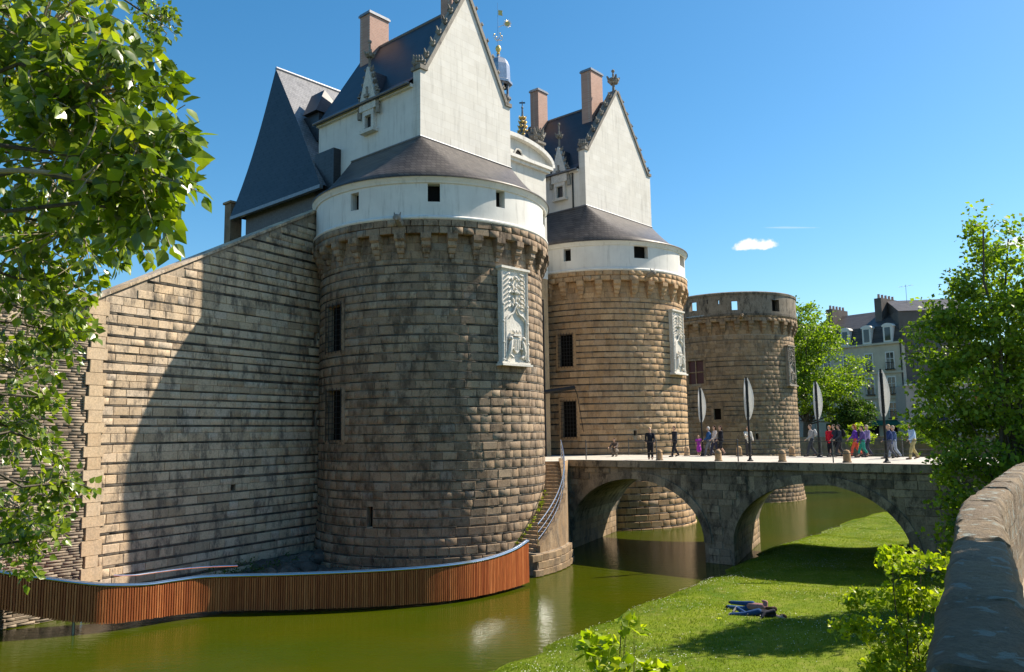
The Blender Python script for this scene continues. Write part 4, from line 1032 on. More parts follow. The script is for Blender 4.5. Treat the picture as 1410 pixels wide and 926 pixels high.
# ------------------------------------------------------------------ palace pavilion with the big hipped roof behind the curtain wall
def pavilion():
    # its end wall lies in the plane of the lodge's side wall; the ridge runs away along AX
    aP = AL1 - .6
    Pl = fr(c1, aP, 0, 0)
    bl = on_plane(330, 298, Pl, AX); br = on_plane(447, 232, Pl, AX)
    rel = lambda p: ((p - c1).dot(OX))
    o0, o1 = rel(bl), rel(br); zb = min(bl.z, br.z); om = (o0 + o1) / 2
    apx = on_plane(380, 95, fr(c1, aP + 1.3, 0, 0), AX); oa, za = rel(apx), apx.z
    T = thing('palace_pavilion', fr(c1, aP + 4, om, 5), 'tall hipped slate roof pavilion behind the sloping curtain wall', 'building')
    P = lambda a, o, z: fr(c1, a, o, z)
    LEN = 16
    mb = MB(); mb.obox(P(aP + LEN / 2 + .3, (o0 + o1) / 2, (5 + zb) / 2), AX * (LEN / 2), OX * ((o1 - o0) / 2 - .25), ZV * ((zb - 5) / 2)); mb.build('wall', 'grey_lead_wall', T)
    # end face (hip), with a flared foot
    def face(nm, rows, mat):
        vs = [p for r in rows for p in r]; m = len(rows[0]); fs = []
        for i in range(len(rows) - 1):
            for j in range(m - 1): fs.append((i * m + j, i * m + j + 1, (i + 1) * m + j + 1, (i + 1) * m + j))
        b = MB(); b.add(vs, fs); ob = b.build(nm, mat, T)
        for q in ob.data.polygons: q.use_smooth = True
        return ob
    fl = lambda f: (1 - f) ** 3                      # flare
    rows = []; rows_r = []; rows_l = []
    for k in range(11):
        f = k / 10; z = zb + (za - zb) * f; e = .35 * fl(f)
        oL = o0 + (oa - o0) * f * (1 - .10 * (1 - f)) - e * 1.6; oR = o1 + (oa - o1) * f + e * .2; a = aP + (1.3) * f - e
        rows.append([P(a, oL + (oR - oL) * j / 6, z) for j in range(7)])
        rows_r.append([P(a + (LEN - (a - aP)) * j / 6, oR, z) for j in range(7)]); rows_l.append([P(a + (LEN - (a - aP)) * j / 6, oL, z) for j in range(7)])
    face('roof_hip', rows, 'slate'); face('roof_slope', rows_r, 'slate_glare'); face('roof_slope', rows_l, 'slate')  # sunlit slope takes the paler slate whose colour holds the sun glare
    mb = MB(); mb.tube([P(aP + 1.3, oa, za + .03), P(aP + LEN, oa, za + .03)], .12, 6); mb.build('ridge_cap', 'lead_bright', T)
    mb = MB(); mb.obox(P(aP - .28, (o0 + o1) / 2 - .2, zb - .12), AX * .12, OX * ((o1 - o0) / 2 + .3), ZV * .1); mb.build('gutter', 'lead', T)
    # dormer with hipped slate roof on the sunlit slope
    zd = zb + (za - zb) * .56; od = o1 + (oa - o1) * .56
    mb = MB(); mb.obox(P(aP + 2.2, od + .7, zd - .9), AX * .9, OX * .9, ZV * .9); dm = mb.build('dormer', 'slate', T)
    mb = MB(); mb.prism([P(aP + 1.0, od + 1.75, zd), P(aP + 3.4, od + 1.75, zd), P(aP + 2.2, od + .9, zd + 1.9)], -OX * 1.4); mb.build('dormer_roof', 'slate', dm)
    mb = MB(); mb.obox(P(aP + 2.2, od + 1.62, zd - .7), AX * .5, OX * .03, ZV * .6); mb.build('dormer_window', 'dark_void', dm)
    mb = MB(); mb.obox(P(aP + 1.1, o1 - .2, zb + .9), AX * 1.0, OX * .9, ZV * 1.2); mb.build('slate_box', 'slate', T)
    # stone chimney stub at its outer corner
    st = on_plane(321, 305, fr(c1, aP + .2, 0, 0), AX); zt = on_plane(321, 283, fr(c1, aP + .2, 0, 0), AX).z
    mb = MB(); rz = math.atan2(AX.y, AX.x); mb.box((st.x, st.y, (10 + zt) / 2), (.8, .75, zt - 10), rz); cs = mb.build('corner_pier', 'granite_far', T)
    mb = MB(); mb.box((st.x, st.y, zt + .07), (1.0, .95, .14), rz); mb.build('pier_cap', 'granite_far', cs)
pavilion()

# ------------------------------------------------------------------ curtain wall with sloping top
J = Vector((-10.3, 42.5, 0)); wd = Vector((.505, .863, 0)).normalized(); wnm = Vector((wd.y, -wd.x, 0))
CL = 12.75
CW = thing('curtain_wall', (J.x, J.y, 0), 'tall curtain wall of pale stone and slate courses, rising to the nearest tower', 'wall')
Jp = lambda s, z: J + wd * s + ZV * z
ztop = lambda s: 18.95 + (s) * (18.95 - 12.4) / 12.4
batter = lambda z: .045 * max(0.0, 8.0 - z)
def cfn(s, z): return Jp(s, z) + wnm * (batter(z) - .03), wnm
chole = [(-5.85, -5.55, 4.0, 4.3), (-.95, -.72, 13.2, 13.75), (-.62, -.5, 9.4, 10.3)]
p_ = on_plane(318, 672, J, wnm); s_ = (p_ - J).dot(wd); chole[0] = (s_ - .14, s_ + .14, p_.z - .13, p_.z + .15)
p_ = on_plane(438, 467, J, wnm); s_ = min((p_ - J).dot(wd), -.2); chole[1] = (s_ - .22, s_, p_.z - .3, p_.z + .3)
p_ = on_plane(437, 577, J, wnm); s_ = min((p_ - J).dot(wd), -.2); chole[2] = (s_ - .2, s_, p_.z - .4, p_.z + .4)
mb = MB()
cc_ = grid_surface(lambda s, z: cfn(s, min(z, ztop(s) - .1)), frange(-CL, 1.5, 30), [-.8, 0] + frange(1, 19.3, 18), chole, .5, 'mortar', 'dark_void', CW, 'masonry')
bl, sb = courses(-CL + .55, .6, .4, 19.4, (.26, .38), (.5, 1.15), [(h[0], h[1], h[2], h[3]) for h in chole], .02, (.05, .125, .4, 1.3), .86, limit=lambda s, z, w, h: z + h * .5 < ztop(s - w * .35) - .12)
lay_stones([(Jp(s, z) + wnm * (batter(z + h / 2) + rng.uniform(-.010, .012)), wnm, w, h, .1) for (s, z, w, h) in bl], cc_, 'pale_stone', 300)
lay_stones([(Jp(s, z) + wnm * (batter(z + h / 2) + rng.uniform(-.024, .002)), wnm, w, h, .07) for (s, z, w, h) in sb], cc_, 'schist', 0, 'slate', 't', 'slate_courses')
# sloping coping stones
n = 16
for k in range(n):
    s0, s1 = -CL - .1 + (CL + .3) * k / n, -CL - .1 + (CL + .3) * (k + 1) / n - .015
    m2 = MB(); q0, q1 = Jp(s0, ztop(s0)), Jp(s1, ztop(s1)); d = q1 - q0; L = d.length; d.normalize(); up = wnm.cross(d) * -1
    if up.z < 0: up = -up
    m2.obox((q0 + q1) / 2 - wnm * .42 - up * .05, d * (L / 2), wnm * .50, up * .06); m2.build('coping_stone', 'pale_stone', CW)
# big quoins at its outer corner
z = .4; k = 0
while z < 12.0:
    h = rng.uniform(.34, .58); big = k % 2 == 0; w = (.85 if big else .55) + rng.uniform(-.05, .05)
    m2 = MB(); b = Jp(-CL + w / 2 - (.16 if big else 0), z + h / 2) + wnm * (batter(z + h / 2) - .1)
    m2.obox(b, wd * (w / 2), wnm * .17, ZV * (h / 2 - .01)); m2.build('quoin', 'quoin_stone', CW); z += h; k += 1
# ------------------------------------------------------------------ rubble wall to its left
RW0 = Jp(-CL, 0); rd = Vector((-.6, -.8, 0)); rn = Vector((.8, -.6, 0))
RW = thing('rubble_wall', (RW0.x, RW0.y, 0), 'brown wall of thin stacked slates at the edge of view, behind leaves', 'wall')
mb = MB(); mb.obox(RW0 + rd * 9 - rn * .55 + ZV * 5.6, rd * 9, rn * .5, ZV * 6.4); rc = mb.build('masonry', 'schist', RW)
bl, _ = courses(.05, 9, -.2, 12.0, (.07, .14), (.25, .95), (), .010)
lay_stones([(RW0 + rd * s + rn * (.05 * max(0, 8 - z) + rng.uniform(-.012, .016)) + ZV * z, rn, w, h, .45) for (s, z, w, h) in bl], rc, 'slate_rubble', 60, 'slate', 't', 'slate_courses')
mb = MB(); mb.obox(RW0 + rd * 9 - rn * .4 + ZV * 12.1, rd * 9, rn * .6, ZV * .12); mb.build('coping', 'slate_rubble', RW)

# ------------------------------------------------------------------ stone bridge with two arches
BR = thing('stone_bridge', (A0.x + OX.x * 9.4, A0.y + OX.y * 9.4, 0), 'dark stone bridge with two arches carrying a pale footway to the castle', 'bridge')
Bp = lambda t, w, z: A0 + OX * (t + SKEW * w) + AX * w + ZV * z
ARCH = [(.33, 8.68, 1.0, 4.02), (10.25, 18.42, 1.0, 4.06)]
def arch_z(t):
    for (a, b, zs, za) in ARCH:
        if a < t < b:
            u = (t - (a + b) / 2) / ((b - a) / 2); return zs + (za - zs) * math.sqrt(max(0, 1 - u * u))
    return None
TN, TX = -4.5, 26.0
ts = sorted(set([TN, TX] + [x for (a, b, _, _) in ARCH for x in [a + (b - a) * (1 - math.cos(math.pi * k / 28)) / 2 for k in range(29)]]))
mb = MB()
TOPZ = DECK - .02
for t0, t1 in zip(ts[:-1], ts[1:]):
    tm = (t0 + t1) / 2; inside = arch_z(tm) is not None
    z0 = (arch_z(t0) or ARCH[0][2]) if inside else -.8; z1 = (arch_z(t1) or ARCH[0][2]) if inside else -.8
    for w in (0.0, BW): mb.add([Bp(t0, w, z0), Bp(t1, w, z1), Bp(t1, w, TOPZ), Bp(t0, w, TOPZ)], [(0, 1, 2, 3)])
    if inside: mb.add([Bp(t0, 0, z0), Bp(t1, 0, z1), Bp(t1, BW, z1), Bp(t0, BW, z0)], [(0, 1, 2, 3)])
for (a, b, zs, za) in ARCH:
    for t in (a, b): mb.add([Bp(t, 0, -.8), Bp(t, 0, zs), Bp(t, BW, zs), Bp(t, BW, -.8)], [(0, 1, 2, 3)])
for t in (TN, TX): mb.add([Bp(t, 0, -.8), Bp(t, 0, TOPZ), Bp(t, BW, TOPZ), Bp(t, BW, -.8)], [(0, 1, 2, 3)])
bcore = mb.build('masonry', 'bridge_stone', BR)
# voussoirs
for (a, b, zs, za) in ARCH:
    n = 26
    for k in range(n):
        u0, u1 = math.pi - math.pi * k / n, math.pi - math.pi * (k + 1) / n - .012; q = []
        rx, rz = (b - a) / 2, za - zs; mid = (a + b) / 2
        for (u, e) in ((u0, .0), (u1, .0), (u1, .40), (u0, .40)):
            q.append(Bp(mid + (rx + e) * math.cos(u), 0, zs + (rz + e) * math.sin(u)))
        m2 = MB(); m2.prism([p + AX * .25 for p in q], -AX * (.25 + .05 + rng.uniform(0, .025))); m2.build('voussoir', 'bridge_stone', bcore)
def clear_of_arch(t, z, w, h):
    for (a, b, zs, za) in ARCH:
        rx, rz = (b - a) / 2 + .42, za - zs + .42; mid = (a + b) / 2
        for tt in (t - w * .5, t, t + w * .5):
            if a - .02 < tt < b + .02 and z - h < zs: return False
            if z - h * .5 > zs - .3 and ((tt - mid) / rx) ** 2 + (max(z - h * .5 - zs, 0) / rz) ** 2 < 1: return False
    return True
bl, _ = courses(TN, TX, 0, DECK - .42, (.30, .42), (.5, 1.0), (), .022, limit=clear_of_arch)
lay_stones([(Bp(t, 0, z) - AX * rng.uniform(.03, .055), -AX, w, h, .09) for (t, z, w, h) in bl], bcore, 'bridge_stone', 240)
# stones lining the piers inside the arches
pin = []
for (a, b, zs, za) in ARCH:
    dj = (OX * SKEW + AX).normalized(); nj = Vector((dj.y, -dj.x, 0)); 
    if nj.dot(OX) < 0: nj = -nj
    L = BW * math.hypot(1, SKEW); bb, _ = courses(.1, L - .05, 0, 1.9, (.32, .42), (.55, 1.0), (), .022)
    for (s, z, w, h) in bb: pin.append((Bp(a, 0, z) + dj * s + nj * .04, nj, w, h, .08))
lay_stones(pin, bcore, 'granite_far', 40)
# cornice slabs under the footway edge
t = TN
while t < TX - .1:
    l = min(rng.uniform(1.0, 1.5), TX - t)
    for w0 in (-.16, BW - .14):
        m2 = MB(); m2.obox(A0 + OX * (t + l / 2 + SKEW * (0 if w0 < 1 else BW)) + AX * (w0 + .15) + ZV * (DECK - .19 + rng.uniform(-.01, .01)), OX * (l / 2 - .012), AX * .17, ZV * .17); m2.build('cornice_stone', 'bridge_stone', BR)
    t += l
dk = MB(); dk.add([A0 + OX * (TN - 3) - AX * .14 + ZV * (DECK + .004), A0 + OX * (TX - 1.5) - AX * .14 + ZV * (DECK + .004), A0 + OX * (TX - 1.5) + AX * (BW + .1) + ZV * (DECK + .004), A0 + OX * (TN - 3) + AX * (BW + .1) + ZV * (DECK + .004)], [(0, 1, 2, 3)])
dk.add([A0 + OX * (TX - 1.5) - AX * .14 + ZV * (DECK + .004), A0 + OX * (TX + 9) - AX * 4 + ZV * (STREET + .02), A0 + OX * (TX + 9) + AX * (BW + 8) + ZV * (STREET + .02), A0 + OX * (TX - 1.5) + AX * (BW + .1) + ZV * (DECK + .004)], [(0, 1, 2, 3)])
dk.build('footway', 'paving', BR)
# landing in front of the gate
lpoly = [Vector((c1.x, c1.y, 0)) + dphi(math.radians(-46)) * (R1 - .15), Vector((c1.x, c1.y, 0)) + dphi(math.radians(-46)) * (R1 + 1.15), fr(c1, 7.2, 3.75, 0), fr(c1, 15.3, 1.2, 0), fr(c1, 15.3, -1.9, 0), fr(c1, 4.0, -1.9, 0)]
lp = MB(); lp.prism([p - ZV * .6 for p in lpoly], ZV * (DECK + .58)); lp.build('gate_landing', 'granite_warm', BR)
lp = MB(); lp.add([p + ZV * DECK for p in lpoly], [tuple(range(6))]); lp.build('landing_paving', 'paving', BR)

# ------------------------------------------------------------------ railings of the bridge
def railing(name, t0, t1, w, label, step=4.35):
    T = thing(name, (A0 + OX * t0 + AX * w + ZV * DECK), label, 'railing', 'railings of the stone bridge')
    Q = lambda t, z: A0 + OX * t + AX * w + ZV * (DECK + z)
    n = max(1, round((t1 - t0) / step))
    for k in range(n + 1):
        t = t0 + (t1 - t0) * k / n; mb = MB(); mb.box(Q(t, .52), (.045, .045, 1.05), math.atan2(OX.y, OX.x)); mb.ball(Q(t, 1.07), .04, 6, 5); mb.build('post', 'rail_grey', T)
    for z in (.42, .98): mb = MB(); mb.tube([Q(t0, z), Q(t1, z)], .018, 6); mb.build('rail', 'rail_grey', T)
railing('metal_railing', 1.3, 24.5, .22, 'thin metal railing along the near edge of the bridge')
railing('metal_railing', -1.0, 24.5, BW - .25, 'thin metal railing along the far edge of the bridge')

# ------------------------------------------------------------------ curved stair down to the moat walk
ST = thing('curved_stair', fr(c1, 0, R1 + 1.2, 0), 'curved stone stair down the side of the nearest tower, with steel handrails', 'stair')
F0, F1, SZ0, SZ1 = math.radians(-46), math.radians(4), DECK, 1.15
NST = 23
ro = lambda f: R1 + .80 + .75 * f ** 1.4                     # outer radius, widening downwards
def sp_(f, r, z):
    return Vector((c1.x, c1.y, 0)) + dphi(F0 + (F1 - F0) * f) * r + ZV * z
for k in range(NST):
    f0, f1 = k / NST, (k + 1) / NST; z = SZ0 - (SZ0 - SZ1) * (k + 1) / NST
    m2 = MB(); q = [sp_(f0 - .012, R1 + .0, z), sp_(f0 - .012, ro(f0) + .05, z), sp_(f1 + .012, ro(f1) + .05, z), sp_(f1 + .012, R1 + .0, z)]
    m2.prism([p - ZV * .16 for p in q], ZV * .16); m2.build('step', 'granite_warm', ST)
mb = MB(); lo = []; 
for k in range(33):
    f = k / 32; z = SZ0 - (SZ0 - SZ1) * f; lo.append((sp_(f, R1 - .2, 0), sp_(f, ro(f) + .02, 0), z - .12))
for k in range(32):
    a, b = lo[k], lo[k + 1]
    def zz(p, z): return Vector((p.x, p.y, z))
    mb.add([zz(a[0], -.6), zz(a[1], -.6), zz(a[1], a[2] - .1), zz(a[0], a[2] - .1), zz(b[0], -.6), zz(b[1], -.6), zz(b[1], b[2] - .1), zz(b[0], b[2] - .1)], [(3, 2, 6, 7), (1, 5, 6, 2), (0, 4, 7, 3), (0, 1, 2, 3), (4, 7, 6, 5)])
mb.build('stair_mass', 'granite_warm', ST)
# outer wall with coping, then the wider base block in the water
mb = MB()
for k in range(32):
    f0, f1 = k / 32, (k + 1) / 32; za, zb_ = SZ0 - (SZ0 - SZ1) * f0 + .16, SZ0 - (SZ0 - SZ1) * f1 + .16
    v = [sp_(f0, ro(f0), -.6), sp_(f0, ro(f0) + .28, -.6), sp_(f0, ro(f0) + .28, za), sp_(f0, ro(f0), za), sp_(f1, ro(f1), -.6), sp_(f1, ro(f1) + .28, -.6), sp_(f1, ro(f1) + .28, zb_), sp_(f1, ro(f1), zb_)]
    mb.add(v, [(3, 2, 6, 7), (1, 5, 6, 2), (0, 4, 7, 3), (0, 1, 2, 3), (4, 7, 6, 5)])
ow = mb.build('outer_wall', 'granite_far', ST)
mb = MB(); bl = []
prof = []
for k in range(17):
    f = .42 + (1.06 - .42) * k / 16; prof.append(f)
for f0, f1 in zip(prof[:-1], prof[1:]):
    r0, r1 = ro(f0) + .36, ro(f1) + .36; v = [sp_(f0, R1, -.6), sp_(f0, r0 + .25, -.6), sp_(f0, r0, 1.0), sp_(f0, R1, 1.0), sp_(f1, R1, -.6), sp_(f1, r1 + .25, -.6), sp_(f1, r1, 1.0), sp_(f1, R1, 1.0)]
    mb.add(v, [(3, 2, 6, 7), (1, 5, 6, 2), (0, 1, 2, 3), (4, 7, 6, 5)])
bb = mb.build('base_block', 'mortar', ST)
pcs = []
z = .02
for row in range(3):
    f = .40; h = (.30, .34, .32)[row]
    while f < 1.05:
        df = rng.uniform(.07, .12); fm = min(f + df / 2, 1.06); r = ro(fm) + .36 + .25 * (1 - (z + .6) / 1.6) + .03; p = sp_(fm, r, z); q = sp_(f, r, z); n_ = dphi(F0 + (F1 - F0) * fm)
        pcs.append((p + n_ * rng.uniform(0, .04), n_, (sp_(f + df, r, z) - q).length - .025, h - .02, .16)); f += df
    z += h
lay_stones(pcs, bb, 'granite_far', 60)
rc = MB()
# end face stones of the block towards the walkway
# steel handrails
for (zo, r) in ((1.15, .03), (.78, .02), (.45, .02)):
    mb = MB(); pts = []
    for k in range(25):
        f = k / 24; z = SZ0 - (SZ0 - SZ1) * f + zo; pts.append(sp_(f, ro(f) + .14, z))
    mb.tube(pts, r, 6); mb.build('handrail', 'steel', ST)
for k in range(9):
    f = k / 8; z = SZ0 - (SZ0 - SZ1) * f; mb = MB(); mb.tube([sp_(f, ro(f) + .14, z + .1), sp_(f, ro(f) + .14, z + 1.15)], .022, 6); mb.build('post', 'steel', ST)

# ------------------------------------------------------------------ timber-clad walkway round the foot of the tower
WK = thing('moat_walkway', (-8.3, 30.4, 0), 'curving walkway clad in vertical brown timber slats with steel handrail over the water', 'walkway')
def wp(px, yb, yt, zb=None, d=None):
    if d is None: p = W(px, yb, zb)
    else: r_ = ray(px, yb); t = d / r_.y; p = Vector((r_.x * t, r_.y * t, EYE + r_.z * t))
    r_ = ray(px, yt); t = math.hypot(p.x, p.y) / math.hypot(r_.x, r_.y); return Vector((p.x, p.y, p.z)), EYE + r_.z * t
raw = [wp(-90, 818, 768, d=26.9), wp(-40, 830, 778, d=27.3), wp(0, 839.5, 789, d=27.6), wp(60, 852, 797.5, d=27.9), wp(117, 858.5, 804.5, d=28.2), wp(150, 859.5, 806.5, d=28.5), wp(200, 853.5, 805.5, d=29.2), wp(240, 847.5, 800, d=29.9), wp(280, 843, 795, d=30.5),
       wp(340, 841, 793, .12), wp(400, 840, 791.5, .12), wp(500, 836.5, 787.5, .12), wp(580, 831.5, 782.5, .12), wp(640, 824.5, 776, .12), wp(680, 816.5, 768, .12), wp(710, 808.5, 757, .13), wp(729, 802, 745, .14)]
def cat(pts, n):
    out = []; P = [pts[0]] + list(pts) + [pts[-1]]
    for i in range(1, len(P) - 2):
        for k in range(n):
            t = k / n; a, b, c, d = P[i - 1], P[i], P[i + 1], P[i + 2]
            out.append([.5 * ((2 * b[j]) + (-a[j] + c[j]) * t + (2 * a[j] - 5 * b[j] + 4 * c[j] - d[j]) * t * t + (-a[j] + 3 * b[j] - 3 * c[j] + d[j]) * t ** 3) for j in range(len(b))])
    out.append(list(pts[-1])); return out
wpath = cat([(p.x, p.y, p.z, zt) for (p, zt) in raw], 24)
acc = [0.0]
for p, q in zip(wpath[:-1], wpath[1:]): acc.append(acc[-1] + math.hypot(q[0] - p[0], q[1] - p[1]))
def wat(s):
    s = max(0, min(s, acc[-1] - 1e-4)); i = int(np.searchsorted(acc, s)) - 1; i = max(0, min(i, len(wpath) - 2)); f = (s - acc[i]) / max(1e-6, acc[i + 1] - acc[i])
    v = [wpath[i][k] * (1 - f) + wpath[i + 1][k] * f for k in range(4)]; d = Vector((wpath[i + 1][0] - wpath[i][0], wpath[i + 1][1] - wpath[i][1], 0)).normalized(); return v, d
slat_u = MB(); slat_u.add([(-.5, 0, 0), (.5, 0, 0), (.5, .085, 0), (-.5, .085, 0), (-.5, 0, 1), (.5, 0, 1), (.5, .085, 1), (-.5, .085, 1), (-.42, -.006, 0), (.42, -.006, 0), (.42, -.006, 1), (-.42, -.006, 1)],
    [(8, 9, 10, 11), (0, 8, 11, 4), (9, 1, 5, 10), (1, 2, 6, 5), (3, 0, 4, 7), (2, 3, 7, 6), (4, 11, 10, 5, 6, 7), (0, 3, 2, 1, 9, 8)])
slat_me = mesh_from('slat', slat_u.v, slat_u.f, 'slat_wood')
nsl = 262; pit = acc[-1] / nsl
for k in range(nsl):
    v, d = wat((k + .5) * pit); n_ = Vector((d.y, -d.x, 0))     # outwards, towards the camera
    o = bpy.data.objects.new('slat', slat_me); COL.objects.link(o); o.parent = WK; o.matrix_parent_inverse = Matrix.Translation(-WK.location)
    h = v[3] - v[2] - .07; w_ = pit * .66
    o.matrix_basis = Matrix(((d.x * w_, -n_.x, 0, v[0]), (d.y * w_, -n_.y, 0, v[1]), (0, 0, h, v[2] + rng.uniform(-.012, .012)), (0, 0, 0, 1)))
def offset_line(off, zf, n=120):
    out = []
    for k in range(n + 1):
        v, d = wat(acc[-1] * k / n); n_ = Vector((d.y, -d.x, 0)); out.append(Vector((v[0], v[1], 0)) + n_ * off + ZV * zf(v))
    return out
mb = MB(); mb.tube(offset_line(-.02, lambda v: v[3]), .05, 8); mb.tube(offset_line(-.10, lambda v: v[3] + .03), .035, 8); mb.build('handrail', 'steel', WK, True)
mb = MB(); mb.tube(offset_line(-.16, lambda v: v[2] + .12), .05, 4); mb.tube(offset_line(-.16, lambda v: v[3] - .2), .04, 4); mb.build('backing_rail', 'iron', WK)
f_, g_ = offset_line(-.088, lambda v: v[2] + .03, 240), offset_line(-.088, lambda v: v[3] - .06, 240); mb = MB()
for k in range(240): mb.add([f_[k], f_[k + 1], g_[k + 1], g_[k]], [(0, 1, 2, 3)])
mb.build('backing_panel', 'slat_wood', WK)
a_, b_2 = offset_line(-.10, lambda v: v[2] + .22), offset_line(-1.7, lambda v: v[2] + .22); mb = MB()
for k in range(120): mb.add([a_[k], a_[k + 1], b_2[k + 1], b_2[k], a_[k] - ZV * .12, a_[k + 1] - ZV * .12, b_2[k + 1] - ZV * .12, b_2[k] - ZV * .12], [(0, 1, 2, 3), (4, 7, 6, 5), (0, 4, 5, 1), (2, 6, 7, 3)])
mb.build('deck', 'slat_wood', WK)
inner = offset_line(-1.7, lambda v: v[3] + .12); mb = MB(); mb.tube(inner[30:52], .03, 6); mb.build('inner_handrail', 'steel', WK)
for k in (6, 22): mb = MB(); mb.tube([a_[k] - ZV * 1.6, a_[k]], .05, 6); mb.build('support_post', 'galvanised', WK)
# rocky ledge and plants in the shade at the foot of the walls
def rock_ledge():
    T = thing('rock_ledge', (-9, 38, 0), 'dark rocks piled in the shade at the foot of the curtain wall', 'rocks')
    lib = []
    for s in range(4):
        r = random.Random(s); bm = bmesh.new(); bmesh.ops.create_icosphere(bm, subdivisions=2, radius=1)
        for v in bm.verts: v.co *= 1 + r.uniform(-.16, .12); v.co.z *= .7
        me = bpy.data.meshes.new('rock'); bm.to_mesh(me); bm.free(); me.materials.append(MAT['rock']); lib.append(me)
    for k in range(60):
        s = -CL + 1.0 + (CL + .6) * (k / 60); off = rng.uniform(.3, 1.6); p = Jp(s, 0) + wnm * (off + .3); sc_ = rng.uniform(.25, .62) * (1.2 if k > 34 else .8)
        o = bpy.data.objects.new('rock', lib[k % 4]); COL.objects.link(o); o.parent = T
        o.matrix_parent_inverse = Matrix.Translation(-T.location); o.location = (p.x, p.y, rng.uniform(.05, .45) + max(0, (s + 4) * .10)); o.scale = (sc_ * 1.3, sc_, sc_); o.rotation_euler = (0, 0, rng.uniform(0, 6))
    for k in range(16):
        f = math.radians(40 + 75 * k / 15); p = Vector((c1.x, c1.y, 0)) + dphi(f) * (R1 + rng.uniform(.5, 1.1)); o = bpy.data.objects.new('rock', lib[k % 4]); COL.objects.link(o); o.parent = T
        sc_ = rng.uniform(.3, .6); o.matrix_parent_inverse = Matrix.Translation(-T.location); o.location = (p.x, p.y, .1); o.scale = (sc_ * 1.2, sc_, sc_ * .9)
rock_ledge()

# ------------------------------------------------------------------ lamp posts with leaf-shaped white blades
def lamp_post(px, w, label, h=4.15, by=None):
    # stands on the footway: w metres in from the near edge
    Pn = on_plane(px, 632, A0 + AX * w, AX); b = Vector((Pn.x, Pn.y, DECK))
    T = thing('lamp_post', b, label, 'lamp post', 'lamp posts with white blades on the bridge')
    mb = MB(); mb.tube([b, b + ZV * (h + .05)], [.06, .045], 8); mb.build('pole', 'iron', T, True)
    mb = MB(); mb.lathe(b, [(.16, DECK), (.16, DECK + .05), (.09, DECK + .09), (.06, DECK + .2)], 10); mb.build('base', 'iron', T)
    H = 2.1; z0 = DECK + h - H
    X = Vector((b.y, -b.x, 0)).normalized(); yaw = .55; side = (X * math.cos(yaw) + Vector((b.x, b.y, 0)).normalized() * math.sin(yaw)); nn = side.cross(ZV)
    for sg in (-1, 1):
        rows = 14; cols = 6; vs = []
        for i in range(rows + 1):
            t = i / rows; wv = .20 * math.sin(math.pi * min(max(t, .0), 1) ** .92) ** .75 + .02
            for j in range(cols + 1):
                u = j / cols; q = b + side * sg * (.06 + wv * u) + nn * (.16 * math.sin(math.pi * u * .5) * math.sin(math.pi * t)) + ZV * (z0 - b.z + b.z + H * t - .10 * u * math.cos(math.pi * t)); q.z = z0 + H * t; vs.append(q)
        fs = [(i * (cols + 1) + j, i * (cols + 1) + j + 1, (i + 1) * (cols + 1) + j + 1, (i + 1) * (cols + 1) + j) for i in range(rows) for j in range(cols)]
        nvs = len(vs); vs2 = [v - nn * .015 for v in vs]; per = [(j) for j in range(cols + 1)]
        m2 = MB(); m2.add(vs + vs2, fs + [tuple(reversed([q + nvs for q in f])) for f in fs]); edge = list(range(0, cols + 1)) + [i * (cols + 1) + cols for i in range(1, rows + 1)] + [rows * (cols + 1) + j for j in range(cols - 1, -1, -1)] + [i * (cols + 1) for i in range(rows - 1, 0, -1)]
        m2.add([vs[e] for e in edge] + [vs2[e] for e in edge], [(k, (k + 1) % len(edge), (k + 1) % len(edge) + len(edge), k + len(edge)) for k in range(len(edge))])
        bl_ = m2.build('blade', 'banner_white', T, True)
        m3 = MB(); m3.tube([b + side * sg * .06 + ZV * (z0 - DECK + .15), b + side * sg * .06 + ZV * (z0 - DECK + H - .15)], .025, 5); m3.build('blade_edge', 'iron', bl_)
    return b
lamp_post(968, BW - .9, 'lamp post with white blades in front of the red shuttered tower window')
LP2 = lamp_post(1033, .9, 'lamp post with white blades nearest the middle of the bridge')
lamp_post(1129, BW - .9, 'lamp post with white blades against the big tree')
LP4 = lamp_post(1221, .9, 'lamp post with white blades before the cream town house')

# ------------------------------------------------------------------ bollards
def bollards():
    root = None
    names = {0: 'the crouching person', 1: 'the red child'}
    spots = [(908, .55, 'dark square'), (989, .55, ''), (1077, .55, ''), (1166, .55, ''), (946, BW - .7, ''), (1018, BW - .7, ''), (1091, BW - .7, '')]
    lab = ['stone bollard at the near edge beside the person standing at the railing', 'stone bollard at the near edge, in front of the walking trio', 'stone bollard at the near edge, right of the lamp post before the farthest tower', 'stone bollard at the near edge, before the woman in coral trousers',
           'stone bollard on the far edge at the foot of the second tower', 'stone bollard on the far edge beside the person in a pale jacket', 'stone bollard on the far edge at the foot of the farthest tower']
    proto = None
    for (px, w, kind), l in zip(spots, lab):
        p = on_plane(px, 628, A0 + AX * w, AX); T = thing('bollard', (p.x, p.y, DECK), l, 'bollard', 'bollards along the bridge edges', rng.uniform(-.2, .2))
        if proto is None:
            mb = MB(); mb.lathe((0, 0), [(.17, 0), (.165, .40), (.15, .50), (.09, .57), (.01, .59)], 12); mb.build('shaft', 'granite_warm', T, True, world=False); mb = MB(); mb.lathe((0, 0), [(.2, 0), (.2, .06), (.17, .08)], 12); mb.build('foot', 'granite_far', T, world=False); proto = T
        else:
            for ch in proto.children: c_ = ch.copy(); COL.objects.link(c_); c_.parent = T
bollards()

